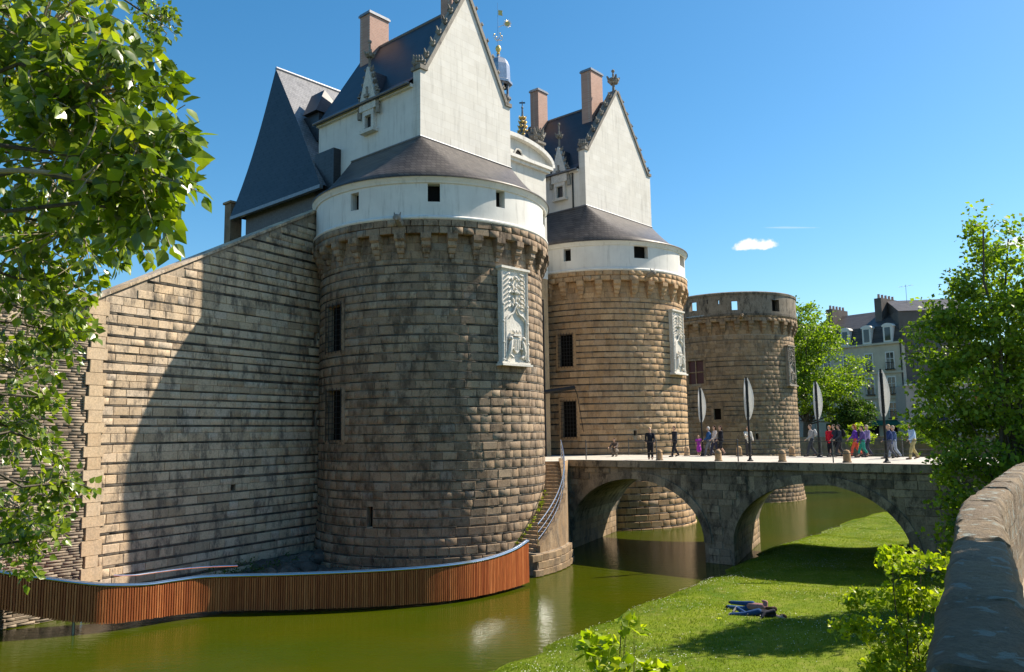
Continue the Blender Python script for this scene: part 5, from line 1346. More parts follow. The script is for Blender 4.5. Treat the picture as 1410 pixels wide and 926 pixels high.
# ------------------------------------------------------------------ people
def capsule(mb, p, q, r0, r1, n=10):
    p, q = Vector(p), Vector(q); d = q - p; L = max(d.length, 1e-4); d.normalize(); pts = []; rs = []
    for k in range(4): a = -math.pi / 2 + math.pi / 2 * k / 4; pts.append(p + d * (r0 * math.sin(a))); rs.append(max(r0 * math.cos(a), .002))
    pts += [p.lerp(q, f) for f in (0, .33, .66, 1)]; rs += [r0 + (r1 - r0) * f for f in (0, .33, .66, 1)]
    for k in range(1, 5): a = math.pi / 2 * k / 4; pts.append(q + d * (r1 * math.sin(a))); rs.append(max(r1 * math.cos(a), .002))
    mb.tube(pts, rs, n)
def fused(name, mb, mat, parent, voxel=.014):
    """one continuous skin round overlapping shapes"""
    me = bpy.data.meshes.new(name); me.from_pydata(mb.v, [], mb.f); tmp = bpy.data.objects.new('tmp', me); COL.objects.link(tmp)
    md = tmp.modifiers.new('r', 'REMESH'); md.mode = 'VOXEL'; md.voxel_size = voxel
    s = tmp.modifiers.new('s', 'SMOOTH'); s.iterations = 4; s.factor = .5
    dg = bpy.context.evaluated_depsgraph_get(); ev = tmp.evaluated_get(dg); m2 = bpy.data.meshes.new_from_object(ev); bpy.data.objects.remove(tmp); bpy.data.meshes.remove(me)
    m2.name = name; m2.materials.clear(); m2.materials.append(MAT[mat]); m2.polygons.foreach_set('use_smooth', np.ones(len(m2.polygons), dtype=bool))
    o = bpy.data.objects.new(name, m2); COL.objects.link(o); o.parent = parent; return o
_cloth = {}
def cloth(col):
    k = 'cloth_%02x%02x%02x' % tuple(int(min(1, c) * 255) for c in col)
    if k not in MAT: plain(k, col, .85, 0, .18, .15, 9, .3)
    return k
plain('skin', (.55, .34, .24), .55, 0, .06, .3); 
def person(loc, face, label, top, legs, hair, h=1.7, pose='walk', phase=1, sleeves=1.0, leg_len=1.0, extra=None, lean=0.0, shoes=(.03, .03, .03), hair_long=False, skirt=False, arm=(0.35, -.3), roll=None):
    """figure built at the origin facing +Y, then turned and set down"""
    T = thing('person', loc, label, 'person', 'people on the bridge', face)
    s = h / 1.72; V3 = lambda x, y, z: Vector((x * s, y * s, z * s))
    hipz = .90; st = .26 if pose == 'walk' else .04
    J = {}
    if pose in ('walk', 'stand'):
        for sd, sg in (('L', 1), ('R', -1)):
            fwd = st * sg * phase; J['hip' + sd] = V3(-.09 * sg, 0, hipz); J['ank' + sd] = V3(-.09 * sg, fwd, .09 + (.06 if fwd < -.1 else 0)); J['kne' + sd] = V3(-.09 * sg, fwd * .5 + .05 + (.05 if fwd < -.1 else 0), .49); J['toe' + sd] = J['ank' + sd] + V3(0, .17, -.05 - (.05 if fwd < -.1 else 0))
        base = 0
    elif pose == 'crouch':
        hipz = .36
        for sd, sg in (('L', 1), ('R', -1)):
            J['hip' + sd] = V3(-.10 * sg, -.12, hipz); J['kne' + sd] = V3(-.15 * sg, .28, .50); J['ank' + sd] = V3(-.12 * sg, .02, .09); J['toe' + sd] = V3(-.13 * sg, .2, .04); lean = .25
    hipc = (J['hipL'] + J['hipR']) / 2; up = Vector((0, math.sin(lean), math.cos(lean)))
    chest = hipc + up * .38 * s; neck = hipc + up * .55 * s; head = neck + (up * .19 + Vector((0, .03, 0))) * s
    for sd, sg, am in (('L', 1, arm[0]), ('R', -1, arm[1])):
        sh = neck - up * .05 * s + V3(-.19 * sg, 0, 0); J['sho' + sd] = sh
        a1 = am; el = sh + V3(-.05 * sg, math.sin(a1) * .29, -math.cos(a1) * .29); a2 = a1 + .55; wr = el + V3(.02 * sg, math.sin(a2) * .25, -math.cos(a2) * .25); J['elb' + sd], J['wri' + sd] = el, wr
        J['hd' + sd] = (wr - el).normalized()
    body = MB(); cap = lambda m, a, b, r0, r1: capsule(m, a, b, r0 * s, r1 * s)
    cap(body, hipc, chest, .125, .13); cap(body, chest, neck - up * .07 * s, .13, .09); cap(body, J['shoL'], J['shoR'], .06, .06); cap(body, neck - up * .05 * s, head - up * .05 * s, .055, .052)
    body.ball(head + up * .02 * s, (.078 * s, .095 * s, .115 * s), 12, 10); body.ball(head + V3(0, .045, -.045), (.055 * s, .05 * s, .06 * s), 8, 6); body.ball(head + V3(0, .098, -.005), (.016 * s, .024 * s, .024 * s), 6, 5)
    for sg in (-1, 1): body.ball(head + V3(.08 * sg, -.005, .0), (.014 * s, .026 * s, .034 * s), 6, 5)
    for sd, sg in (('L', 1), ('R', -1)):
        cap(body, J['hip' + sd], J['kne' + sd], .088, .058); cap(body, J['kne' + sd], J['ank' + sd], .058, .038); cap(body, J['ank' + sd], J['toe' + sd], .038, .034)
        cap(body, J['sho' + sd], J['elb' + sd], .052, .040); cap(body, J['elb' + sd], J['wri' + sd], .040, .027)
        w_, d_ = J['wri' + sd], J['hd' + sd]; fw = Vector((0, 1, 0)); fw = (fw - d_ * fw.dot(d_)).normalized(); palm = w_ + d_ * .05 * s
        body.ball(palm + d_ * .01 * s, (.022 * s, .04 * s, .045 * s), 8, 6)
        for k, fl in enumerate((.062, .072, .068, .052)):
            b_ = palm + d_ * .045 * s + fw * (.027 - .018 * k) * s; m_ = b_ + d_ * fl * .55 * s + Vector((.006 * sg, .0, 0)) * s; e_2 = m_ + (d_ * fl * .45 + Vector((.014 * sg, 0, 0))) * s; cap(body, b_, m_, .0085, .008); cap(body, m_, e_2, .008, .007)
        tb = palm + fw * .034 * s; cap(body, tb, tb + (d_ * .03 + fw * .028) * s, .0105, .009)
    fused('body', body, 'skin', T, .013)
    eyes = MB()
    for sg in (-1, 1): eyes.ball(head + V3(.031 * sg, .083, .012), .010 * s, 6, 5)
    eyes.build('eyes', 'dark_void', T, world=False)
    # clothes follow the body a little outside it
    tp = MB(); g = .016
    cap(tp, hipc - up * .02 * s, chest, .135 + g, .142 + g); cap(tp, chest, neck - up * .06 * s, .140 + g, .095); cap(tp, J['shoL'], J['shoR'], .068, .068)
    for sd in 'LR':
        e = J['sho' + sd].lerp(J['elb' + sd], min(1, sleeves * 2)); cap(tp, J['sho' + sd], e, .068, .058)
        if sleeves > .5: cap(tp, J['elb' + sd], J['elb' + sd].lerp(J['wri' + sd], (sleeves - .5) * 1.9), .058, .046)
    fused('top', tp, cloth(top), T, .016)
    tr = MB()
    if skirt:
        k0 = (J['kneL'] + J['kneR']) / 2; n_ = 8; cap(tr, hipc + up * .02 * s, hipc.lerp(k0, .4), .15, .19); cap(tr, hipc.lerp(k0, .35), hipc.lerp(k0, .95), .19, .215)
    else:
        cap(tr, J['hipL'] + up * .03 * s, J['hipR'] + up * .03 * s, .108, .108)
        for sd in 'LR':
            k_, a_2 = J['kne' + sd], J['ank' + sd]; e = k_ if leg_len <= .55 else k_.lerp(a_2, (leg_len - .5) * 1.95)
            cap(tr, J['hip' + sd], J['hip' + sd].lerp(k_, min(1, leg_len * 2)), .106, .080)
            if leg_len > .55: cap(tr, k_, e, .080, .066)
    fused('skirt' if skirt else 'trousers', tr, cloth(legs), T, .016)
    for sd in 'LR':
        sh_ = MB(); a_2, t_ = J['ank' + sd], J['toe' + sd]; cap(sh_, a_2 - V3(0, .04, .035), t_ + V3(0, .02, -.0), .044, .040); fused('shoe', sh_, cloth(shoes), T, .014)
    hr = MB(); hr.ball(head + up * .045 * s + V3(0, -.018, 0), (.089 * s, .098 * s, .098 * s), 10, 8); hr.ball(head + V3(0, -.045, -.01), (.082 * s, .07 * s, .09 * s), 8, 6)
    if hair_long: cap(hr, head + V3(0, -.06, -.02), head + V3(0, -.09, -.2), .075, .055)
    fused('hair', hr, cloth(hair), T, .013)
    if extra == 'backpack' or (isinstance(extra, tuple) and extra[0] == 'backpack'):
        m2 = MB(); b_ = chest + up * .02 * s - V3(0, .22, 0); m2.ball(b_, (.15 * s, .10 * s, .22 * s), 10, 8); m2.box(b_ - V3(0, .07, .06), (.2 * s, .08 * s, .2 * s)); fused('backpack', m2, cloth(extra[1] if isinstance(extra, tuple) else (.04, .04, .045)), T, .016)
    if isinstance(extra, tuple) and extra[0] == 'bag':
        m2 = MB(); b_ = hipc + V3(.24, 0, .05); m2.box(b_, (.1 * s, .3 * s, .24 * s)); m2.box(b_ + V3(0, 0, .1), (.11 * s, .31 * s, .06 * s)); fused('shoulder_bag', m2, cloth(extra[1]), T, .016); m2 = MB(); m2.tube([b_ + V3(0, 0, .1), J['shoL'] + V3(0, .03, .08)], .016, 5); m2.build('strap', cloth(extra[1]), T, world=False)
    return T
def at_px(px, py):
    p = W(px, py, DECK + .006); w = (p - A0).dot(AX)
    if w > BW - .5: p = on_plane(px, py, A0 + AX * (BW - .6), AX); p.z = DECK + .006
    if w < .35: p = on_plane(px, py, A0 + AX * .4, AX); p.z = DECK + .006
    return p
GO_L = math.pi / 2 - .0                 # facing left in the picture
az = lambda deg: math.radians(deg)      # facing: 90 = left, -90 = right, 180 = towards the camera, 0 = away
W_ = (.72, .70, .66)
person(at_px(847, 629), az(150), 'person with long dark hair crouching at the near end of the bridge', (.10, .08, .07), (.20, .17, .14), (.04, .025, .018), 1.65, 'crouch', hair_long=True, arm=(.9, .8))
person(at_px(896, 633), az(170), 'fair haired person in a dark suit standing at the railing by the dark bollard', (.016, .018, .026), (.018, .018, .022), (.50, .36, .20), 1.72, 'stand', arm=(.25, -.9), phase=1)
person(at_px(930, 629.5), az(110), 'person in a dark suit walking, right of the one at the railing', (.03, .032, .04), (.02, .02, .026), (.10, .06, .04), 1.78, 'walk', 1)
person(at_px(962.5, 624), az(170), 'child in a bright purple dress', (.38, .05, .42), (.46, .06, .48), (.30, .17, .08), 1.22, 'stand', sleeves=.3, skirt=True, shoes=(.5, .3, .3))
person(at_px(977, 627), az(80), 'white haired person in a blue jacket and grey trousers, left of the walking trio', (.03, .10, .26), (.20, .20, .22), (.62, .60, .56), 1.72, 'walk', 1)
person(at_px(985.5, 624.5), az(95), 'dark haired person in a white cardigan, middle of the walking trio', (.62, .54, .50), (.05, .05, .08), (.05, .025, .018), 1.78, 'walk', -1, hair_long=True)
person(at_px(993.5, 623), az(100), 'person in black carrying a pale bag, right of the walking trio', (.02, .02, .024), (.025, .025, .03), (.06, .03, .02), 1.76, 'walk', 1, leg_len=.5, extra=('bag', (.55, .5, .44)), hair_long=True)
person(at_px(1031, 628.5), az(185), 'person in a pale jacket standing behind the middle lamp post', (.60, .57, .50), (.05, .048, .05), (.22, .16, .11), 1.70, 'stand', arm=(.2, .9))
person(at_px(1118, 624.5), az(85), 'person in a grey jacket with a pale backpack, at the foot of the farthest tower', (.36, .35, .34), (.06, .065, .075), (.12, .09, .07), 1.74, 'walk', 1, extra=('backpack', (.5, .49, .47)), shoes=(.05, .04, .04))
person(at_px(1144, 624.5), az(130), 'red haired person in a red jacket', (.55, .015, .035), (.02, .02, .025), (.55, .22, .06), 1.66, 'stand')
person(at_px(1150.5, 626.5), az(100), 'person in dark shorts behind the red jacket', (.035, .04, .055), (.025, .025, .03), (.06, .04, .03), 1.72, 'walk', -1, leg_len=.42, sleeves=.9)
person(at_px(1157, 624), az(85), 'person wearing a large black backpack', (.05, .06, .075), (.05, .05, .055), (.05, .035, .03), 1.70, 'walk', 1, extra=('backpack', (.02, .02, .022)))
person(at_px(1180, 629.5), az(60), 'person in purple top and coral trousers with a backpack', (.14, .05, .36), (.75, .12, .07), (.36, .13, .05), 1.70, 'walk', 1, extra=('backpack', (.05, .045, .04)), leg_len=.95, hair_long=True, lean=.06)
person(at_px(1189.5, 630.5), az(70), 'person in violet top and teal trousers', (.10, .07, .22), (.03, .26, .20), (.10, .06, .045), 1.62, 'walk', -1, leg_len=.8)
person(at_px(1196, 628), az(95), 'fair haired person in lilac, beside the teal trousers', (.30, .24, .44), (.05, .05, .08), (.55, .45, .33), 1.66, 'walk', 1)
person(at_px(1226.5, 632), az(70), 'fair haired person in a navy jumper by the lamp post', (.025, .045, .14), (.10, .105, .13), (.62, .42, .26), 1.66, 'walk', 1)
person(at_px(1232.5, 631), az(80), 'person in blue top and pale jeans beside the navy jumper', (.06, .10, .22), (.34, .38, .46), (.45, .36, .27), 1.60, 'walk', -1)
person(at_px(1259, 633), az(95), 'grey haired person in pale blue shirt and khaki trousers near the leafy tree', (.36, .48, .66), (.42, .35, .16), (.48, .46, .43), 1.72, 'walk', 1, shoes=(.12, .06, .03), lean=.08)
# couple resting on the lawn: the same bodies laid down on their sides
def lay_down(T, p, heading, rollang):
    T.location = p; T.rotation_mode = 'QUATERNION'
    q = Quaternion((0, 0, 1), heading) @ Quaternion((1, 0, 0), math.radians(-90)) @ Quaternion((0, 0, 1), rollang)
    T.rotation_quaternion = q
pa, pb = W(1000, 838, .5), W(1006, 847, .5)
hd = math.atan2(-0.62, 1.0) - math.pi / 2
k1 = person((0, 0, 0), 0, 'person in jeans and flowered top lying on the lawn, farther of the couple', (.30, .16, .15), (.022, .07, .18), (.05, .03, .02), 1.66, 'walk', 1, sleeves=.35, arm=(.9, .5), shoes=(.02, .02, .02), hair_long=True)
k2 = person((0, 0, 0), 0, 'person in dark jacket and jeans lying on the lawn, nearer of the couple', (.035, .035, .045), (.02, .06, .16), (.04, .025, .018), 1.76, 'walk', -1, sleeves=.9, arm=(1.1, .7), shoes=(.25, .24, .23))
for k_ in (k1, k2): k_['group'] = 'couple lying on the lawn'
lay_down(k1, (pa.x, pa.y, .64), hd, math.radians(75)); lay_down(k2, (pb.x, pb.y, .62), hd, math.radians(-60))
mt = MB(); q = W(991, 853, .5); mt.box((q.x, q.y, .50), (.3, .2, .03), .4); mt.box((q.x, q.y, .53), (.2, .14, .02), .4); tag(mt.build('bright_pouch', cloth((.55, .62, .02))), 'small lime green pouch on the grass beside the couple', 'pouch')

# ------------------------------------------------------------------ vegetation
LEAF_V = np.array([(0, 0, 0), (-.30, .16, .05), (-.44, .42, .06), (-.22, .78, .03), (0, 1.12, -.05), (.22, .78, .03), (.44, .42, .06), (.30, .16, .05), (0, .45, -.035)])
LEAF_F = np.array([(8, 0, 7), (8, 7, 6), (8, 6, 5), (8, 5, 4), (8, 4, 3), (8, 3, 2), (8, 2, 1), (8, 1, 0)])
DIA_V = np.array([(0, 0, 0), (-.38, .45, .07), (0, 1.0, -.04), (.38, .45, .07)]); DIA_F = np.array([(0, 3, 2, 1)])
def frames(direc, normal):
    """orthonormal frames (n,3,3) with columns x, y=direc, z~normal"""
    y = direc / np.maximum(np.linalg.norm(direc, axis=1, keepdims=True), 1e-6); x = np.cross(y, normal); x /= np.maximum(np.linalg.norm(x, axis=1, keepdims=True), 1e-6); z = np.cross(x, y)
    return np.stack([x, y, z], axis=2)
def leaf_mesh(name, pos, Fm, size, mat, parent, big=False, **props):
    v, f = (LEAF_V, LEAF_F) if big else (DIA_V, DIA_F)
    V = np.einsum('nij,kj->nki', Fm, v) * size[:, None, None] + pos[:, None, :]
    F = f[None, :, :] + (np.arange(len(pos)) * len(v))[:, None, None]
    return np_mesh(name, V.reshape(-1, 3), F.reshape(-1, f.shape[1]), mat, parent, False, **props)
def rand_dirs(n): d = nrg.normal(size=(n, 3)); return d / np.linalg.norm(d, axis=1, keepdims=True)
def branchy(mb, p, q, r0, r1, sag=.1, n=5):
    p, q = Vector(p), Vector(q); L = (q - p).length; pts = []
    for k in range(n + 1):
        f = k / n; o = Vector((rng.uniform(-1, 1), rng.uniform(-1, 1), rng.uniform(-1, 1))) * L * .03 * (0 if k in (0, n) else 1); pts.append(p.lerp(q, f) + ZV * (math.sin(math.pi * f) * L * sag) + o)
    mb.tube(pts, [r0 + (r1 - r0) * k / n for k in range(n + 1)], 6, False)
def tree(name, loc, label, h, blobs, n_leaf, leaf, mat, trunk_r, cat='tree', group=None, clump=.55, bark='bark', stems=1, up=.25, hang=.0, n_limb=14, name_leaf='crown', big=False):
    """blobs: (dx, dy, z, rx, ry, rz) ellipsoids of foliage round the trunk. Leaves sit in clumps through their volume."""
    loc = Vector(loc); T = thing(name, loc, label, cat, group)
    tot = sum(b[3] * b[4] * b[5] for b in blobs); P = []; cents = []
    for b in blobs:
        nl = int(n_leaf * b[3] * b[4] * b[5] / tot); ncl = max(4, int(nl / 34)); d = rand_dirs(ncl); r = nrg.uniform(.25, 1, ncl) ** .45
        c = d * r[:, None] * np.array([b[3], b[4], b[5]]) + np.array([b[0], b[1], b[2]]); sz = nrg.uniform(.55, 1.25, ncl) * clump
        k = nrg.integers(0, ncl, nl); off = rand_dirs(nl) * (nrg.uniform(0, 1, nl) ** .5)[:, None] * sz[k][:, None] * np.array([1.15, 1.15, .62]); P.append(c[k] + off); cents += [tuple(q) for q in c[:: max(1, ncl // max(2, n_limb // len(blobs)))]]
    P = np.vstack(P) + np.array(loc); n = len(P); nor = rand_dirs(n) + np.array([0, 0, .55 + up]); dr = rand_dirs(n) + np.array([0, 0, -hang])
    leaf_mesh(name_leaf, P, frames(dr, nor), nrg.uniform(.65, 1.25, n) * leaf, mat, T, big)
    mb = MB(); topz = max(b[2] for b in blobs)
    for s in range(stems):
        a = 6.28 * s / max(1, stems) + .7; off = Vector((math.cos(a), math.sin(a), 0)) * (.12 * (stems > 1)); tip = loc + off * (4 + h * .4 * (stems > 1)) + ZV * topz
        branchy(mb, loc + off - ZV * .3, tip, trunk_r / math.sqrt(stems), trunk_r * .2, 0, 7)
    mb.build('trunk', bark, T, True)
    lm = MB()
    for c in cents[:n_limb * 2]:
        q = loc + Vector(c); zb = min(max(c[2] * .45, h * .12), topz * .85); branchy(lm, loc + ZV * zb, q, trunk_r * .30, trunk_r * .06, .04, 5)
    lm.build('limbs', bark, T, True)
    return T
# ---- poplar whose branches hang into view on the left
def poplar():
    base = Vector((-7.2, 5.2, .4)); T = thing('poplar_tree', base, 'poplar with large glossy leaves hanging in from the left edge', 'tree')
    tr = MB(); branchy(tr, base - ZV * .3, base + Vector((.4, .3, 15)), .34, .1, 0, 8); tr.build('trunk', 'bark', T, True)
    E = [  # centre px, radii px, distance, depth spread, leaf size, twigs
        (52, 55, 125, 100, 6.4, 1, 0.1015, 67), (134, 130, 105, 85, 5.8, 0.7, 0.1015, 52), (196, 215, 80, 68, 5.5, 0.5, 0.1015, 38), (82, 220, 120, 100, 6.6, 1, 0.0963, 54), (189, 292, 52, 48, 5.6, 0.4, 0.0963, 17),
        (104, 312, 105, 58, 7, 0.8, 0.0903, 38), (22, 330, 85, 90, 7.6, 1, 0.086, 40), (214, 265, 62, 34, 5.5, 0.4, 0.0946, 11), (2, 150, 90, 120, 7.4, 1, 0.0946, 38),
        (32, 425, 78, 55, 8.3, 0.8, 0.0791, 38), (96, 462, 42, 24, 8, 0.3, 0.0774, 10), (24, 510, 52, 42, 8.5, 0.6, 0.0774, 22), (62, 548, 28, 16, 8.3, 0.3, 0.0731, 7), (17, 590, 56, 45, 8.6, 0.6, 0.0757, 22), (62, 612, 22, 14, 8.3, 0.2, 0.0731, 4),
        (62, 668, 42, 22, 8, 0.3, 0.0757, 10), (92, 664, 22, 8, 7.9, 0.2, 0.0731, 3), (27, 700, 55, 42, 8.2, 0.5, 0.0757, 20), (54, 742, 36, 34, 8.1, 0.3, 0.0731, 12), (12, 765, 40, 22, 8.2, 0.3, 0.0731, 8), (104, 395, 40, 20, 7.4, 0.4, 0.0817, 9),
        (216, 30, 22, 34, 11, 0.5, 0.0731, 16), (199, 5, 18, 25, 11, 0.4, 0.0731, 8),
        (-178, 60, 150, 180, 6.8, 1.4, 0.0946, 34), (-178, 420, 140, 200, 8, 1.4, 0.0817, 29), (22, -140, 190, 100, 7, 1.2, 0.0946, 38)]
    pos, dirs, nors, sizes = [], [], [], []; tw = MB(); lm = MB(); 
    for (cx, cy, rx, ry, d, dd, ls, nt) in E:
        cen = Vector((0, 0, EYE)) + pix_dir(cx, cy) * d; st = base + Vector((.2, .2, max(1.5, min(12.5, cen.z - base.z - .8)))); branchy(lm, st, cen, .026, .012, .12, 9)
        for k in range(int(nt)):
            r = math.sqrt(rng.random()); a = rng.uniform(0, 6.283); px, py = cx + rx * r * math.cos(a), cy + ry * r * math.sin(a); q = Vector((0, 0, EYE)) + pix_dir(px, py) * (d + rng.uniform(-dd, dd))
            dv = (q - cen); dv = (dv.normalized() if dv.length > .05 else Vector((1, 0, 0))) * .8 + Vector((rng.uniform(-.5, .9), rng.uniform(-.5, .5), rng.uniform(-.7, .25))); dv.normalize(); L = rng.uniform(.22, .42)
            p0 = q - dv * L * .55; p1 = q + dv * L * .45 - ZV * .05
            branchy(tw, cen.lerp(p0, .25), p0, .010, .006, .02, 4); branchy(tw, p0, p1, .006, .003, .02, 3)
            nl = rng.randint(13, 19)
            for i in range(nl):
                f = (i + .5) / nl; b = p0.lerp(p1, f); sd = Vector((rng.gauss(0, 1), rng.gauss(0, 1), rng.gauss(0, .6))); sd = (sd - dv * sd.dot(dv)).normalized(); pet = b + sd * rng.uniform(.02, .075)
                pos.append(pet); dirs.append(sd * .7 + dv * .35 + Vector((0, 0, rng.uniform(-1.0, .15)))); nors.append(Vector((rng.gauss(.15, .8), rng.gauss(-.35, .8), rng.gauss(.55, .6)))); sizes.append(ls * rng.uniform(.66, 1.22))
    tw.build('twigs', 'bark_pale', T, True); lm.build('limbs', 'bark', T, True)
    # the pale bare branch crossing the gap
    br = MB(); pts = [Vector((0, 0, EYE)) + pix_dir(x, y) * d for (x, y, d) in ((-120, 232, 5.6), (-40, 236, 5.4), (30, 235, 5.2), (75, 238, 5.15), (110, 246, 5.1), (148, 254, 5.1))]; br.tube(pts, [.026, .022, .017, .014, .011, .006], 7); br.build('pale_branch', 'bark_pale', T, True)
    br = MB(); q = lambda x, y, d: Vector((0, 0, EYE)) + pix_dir(x, y) * d
    br.tube([q(110, 246, 5.1), q(125, 236, 5.0), q(132, 228, 5.0)], [.009, .007, .004], 6); br.tube([q(85, 239, 5.15), q(90, 222, 5.1), q(95, 212, 5.1)], [.008, .006, .004], 6); br.build('side_branch', 'bark_pale', T, True)
    pos, dirs, nors, sizes = np.array(pos), np.array(dirs), np.array(nors), np.array(sizes); Fm = frames(dirs, nors); key = []
    for i in range(len(pos)):
        pr = proj(pos[i]); key.append(0 if (pr is None or not (-10 < pr[0] < 1420 and -10 < pr[1] < 936)) else sizes[i] / pr[2] * (abs(np.dot(Fm[i][:, 2], np.array(pos[i]) - np.array([0, 0, EYE]))) / pr[2] + .25))
    order = np.argsort(-np.array(key)); one, rest = order[:300], order[300:]
    me = mesh_from('leaf', LEAF_V, [tuple(f) for f in LEAF_F], 'leaf_poplar')
    for i in one:
        o = bpy.data.objects.new('leaf', me); COL.objects.link(o); o.parent = T; o.matrix_parent_inverse = Matrix.Translation(-T.location)
        m = Matrix.Identity(4)
        for r in range(3):
            for c in range(3): m[r][c] = Fm[i][r, c] * sizes[i]
            m[r][3] = pos[i][r]
        o.matrix_basis = m
    leaf_mesh('foliage', pos[rest], Fm[rest], sizes[rest], 'leaf_poplar', T, True, kind='stuff')
poplar()
# ---- tree at the right, growing from the foot of the quay wall
tree('plane_tree', (16.9, 27.2, .5), 'leafy tree at the right edge, growing beyond the parapet', 14.0,
     [(.3, .4, 12.7, 1.0, .9, 1.4), (.4, .2, 11.2, 1.8, 1.5, 1.4), (-1.3, .2, 10.2, 1.4, 1.3, 1.1), (-2.1, .2, 8.7, 1.4, 1.3, 1.1), (-2.3, .2, 6.6, 1.3, 1.3, 1.1), (.2, 0, 9.3, 2.2, 1.9, 1.5), (1.9, .4, 10.2, 1.7, 1.6, 1.7), (-.5, .3, 7.4, 2.5, 2.1, 1.5), (1.9, .4, 7.6, 2.4, 2.0, 1.9), (-.7, 0, 5.5, 2.3, 2.0, 1.3), (1.9, .3, 5.3, 2.2, 1.9, 1.3), (-1.3, .0, 4.0, 1.7, 1.6, 1.1), (-1.5, -.3, 2.3, 1.6, 1.4, 1.2), (-.3, -1.0, 3.0, 1.8, 1.4, 1.3), (-1.0, 0, .9, 1.6, 1.4, .9)], 39000, .17, 'leaf_plane', .13, stems=2, clump=.50, n_limb=26)
# ---- big trees behind
tree('lime_tree', (37.0, 102, STREET), 'big round tree right beside the farthest tower', 19, [(-.5, 0, 14.0, 5.0, 5, 4.6), (-3.0, -2, 9.4, 4.6, 4, 4.4), (3.2, -1, 9.4, 4.8, 4, 4.4), (0, -2, 6.0, 5.4, 4.5, 2.8), (4.5, 0, 4.4, 3.0, 3, 2.0)], 21000, .34, 'leaf_plane', .42, clump=1.0, n_limb=20)
tree('street_tree', (42.0, 98, STREET), 'dark tree left of the cream town house, below the big round tree', 6, [(0, 0, 3.6, 2.0, 2.0, 2.0), (-1.2, 0, 2.4, 2.0, 2.0, 1.4)], 5000, .28, 'leaf_dark', .2, clump=.8)
tree('street_tree', (31, 112, STREET), 'tree showing behind the farthest tower at its foot', 11, [(0, 0, 7, 3.6, 3.6, 4.0), (2.5, -1, 3.6, 3, 3, 2.2)], 5500, .34, 'leaf_dark', .3, clump=.9)
for (x, y, r, l) in ((36.2, 85, 1.5, 'bright round shrub beyond the bridge, beside the farthest tower'), (43.5, 88, 1.6, 'bright shrub beyond the bridge, below the cream town house'), (47.5, 91, 1.6, 'shrub beyond the bridge near the street door')):
    tree('shrub', (x, y, STREET), l, r * 1.6, [(0, 0, r * .8, r * 1.1, r, r * .8), (r * .6, 0, r * .5, r * .8, r * .8, r * .5), (0, 0, r * 1.4, r * .6, r * .6, r * .5)], 2600, .17, 'leaf_bright' if r < 1.6 else 'leaf_plane', .06, 'shrub', 'shrubs beyond the bridge', .32, n_limb=8)
for k, (x, y, h) in enumerate(((70, 120, 10), (82, 112, 9), (12, 128, 10), (-4, 130, 9))):
    tree('street_tree', (x, y, STREET), ['tree behind the right edge houses', 'tree at the far right behind the leafy tree', 'distant tree hidden behind the farthest tower', 'distant tree behind the second tower'][k], h, [(0, 0, h * .62, h * .36, h * .34, h * .38), (h * .2, 0, h * .4, h * .28, h * .28, h * .22)], 4000, .4, 'leaf_dark', .3, clump=.9)
# ---- street tree beside the photographer, out of view, that shades the near parapet
tree('street_tree', (10.5, 4.0, STREET), 'street tree standing beside the parapet', 9, [(-6.3, -3.2, 6.0, 2.2, 2.0, 1.2), (-5.0, -.8, 6.1, 2.0, 1.9, 1.3), (-3.7, 1.4, 6.2, 1.5, 1.5, 1.2), (-1.5, -.6, 7.4, 3, 2.4, 1.6), (1.0, -1, 6.4, 3, 2.6, 1.8)], 15000, .30, 'leaf_plane', .22, clump=.75)
tree('street_tree', (4.5, -6.0, STREET), 'big unseen street tree added on the quay behind the viewpoint to cut skylight', 12, [(-1.5, 2.5, 6.4, 4.0, 3.2, 1.9), (-3.5, -1, 7, 4, 3.5, 2.4), (1, 0, 8.5, 5, 4, 2.6), (3.5, 3, 7.4, 3.2, 3.0, 2.0)], 13000, .42, 'leaf_plane', .3, clump=.9)  # unseen canopy added to block sky light from the near parapet
# ---- saplings in the foreground
tree('sapling', (8.1, 17.0, .5), 'slender sapling with yellow green leaves on the lawn, before the parapet', 3.6, [(.15, 0, 3.3, .95, .7, .26), (-.5, 0, 2.65, .9, .6, .26), (.35, 0, 2.5, .8, .6, .24), (-.75, .1, 2.0, .75, .55, .26), (.25, 0, 1.85, 1.0, .65, .28), (-.2, 0, 1.3, 1.1, .7, .34), (.4, 0, .8, 1.1, .7, .36), (-.6, 0, .6, 1.0, .6, .3)], 5600, .105, 'leaf_bright', .035, 'sapling', None, .26, stems=2, n_limb=22, big=True)
tree('sapling', (1.35, 10.6, .5), 'bright yellow green sapling top at the lower edge of view', 4.0, [(.16, 0, 3.74, .20, .2, .16), (-.08, 0, 3.3, .46, .4, .2), (.12, 0, 2.95, .6, .45, .22), (-.1, 0, 2.5, .7, .5, .3)], 950, .135, 'leaf_bright', .028, 'sapling', None, .17, n_limb=16, up=.6, big=True)
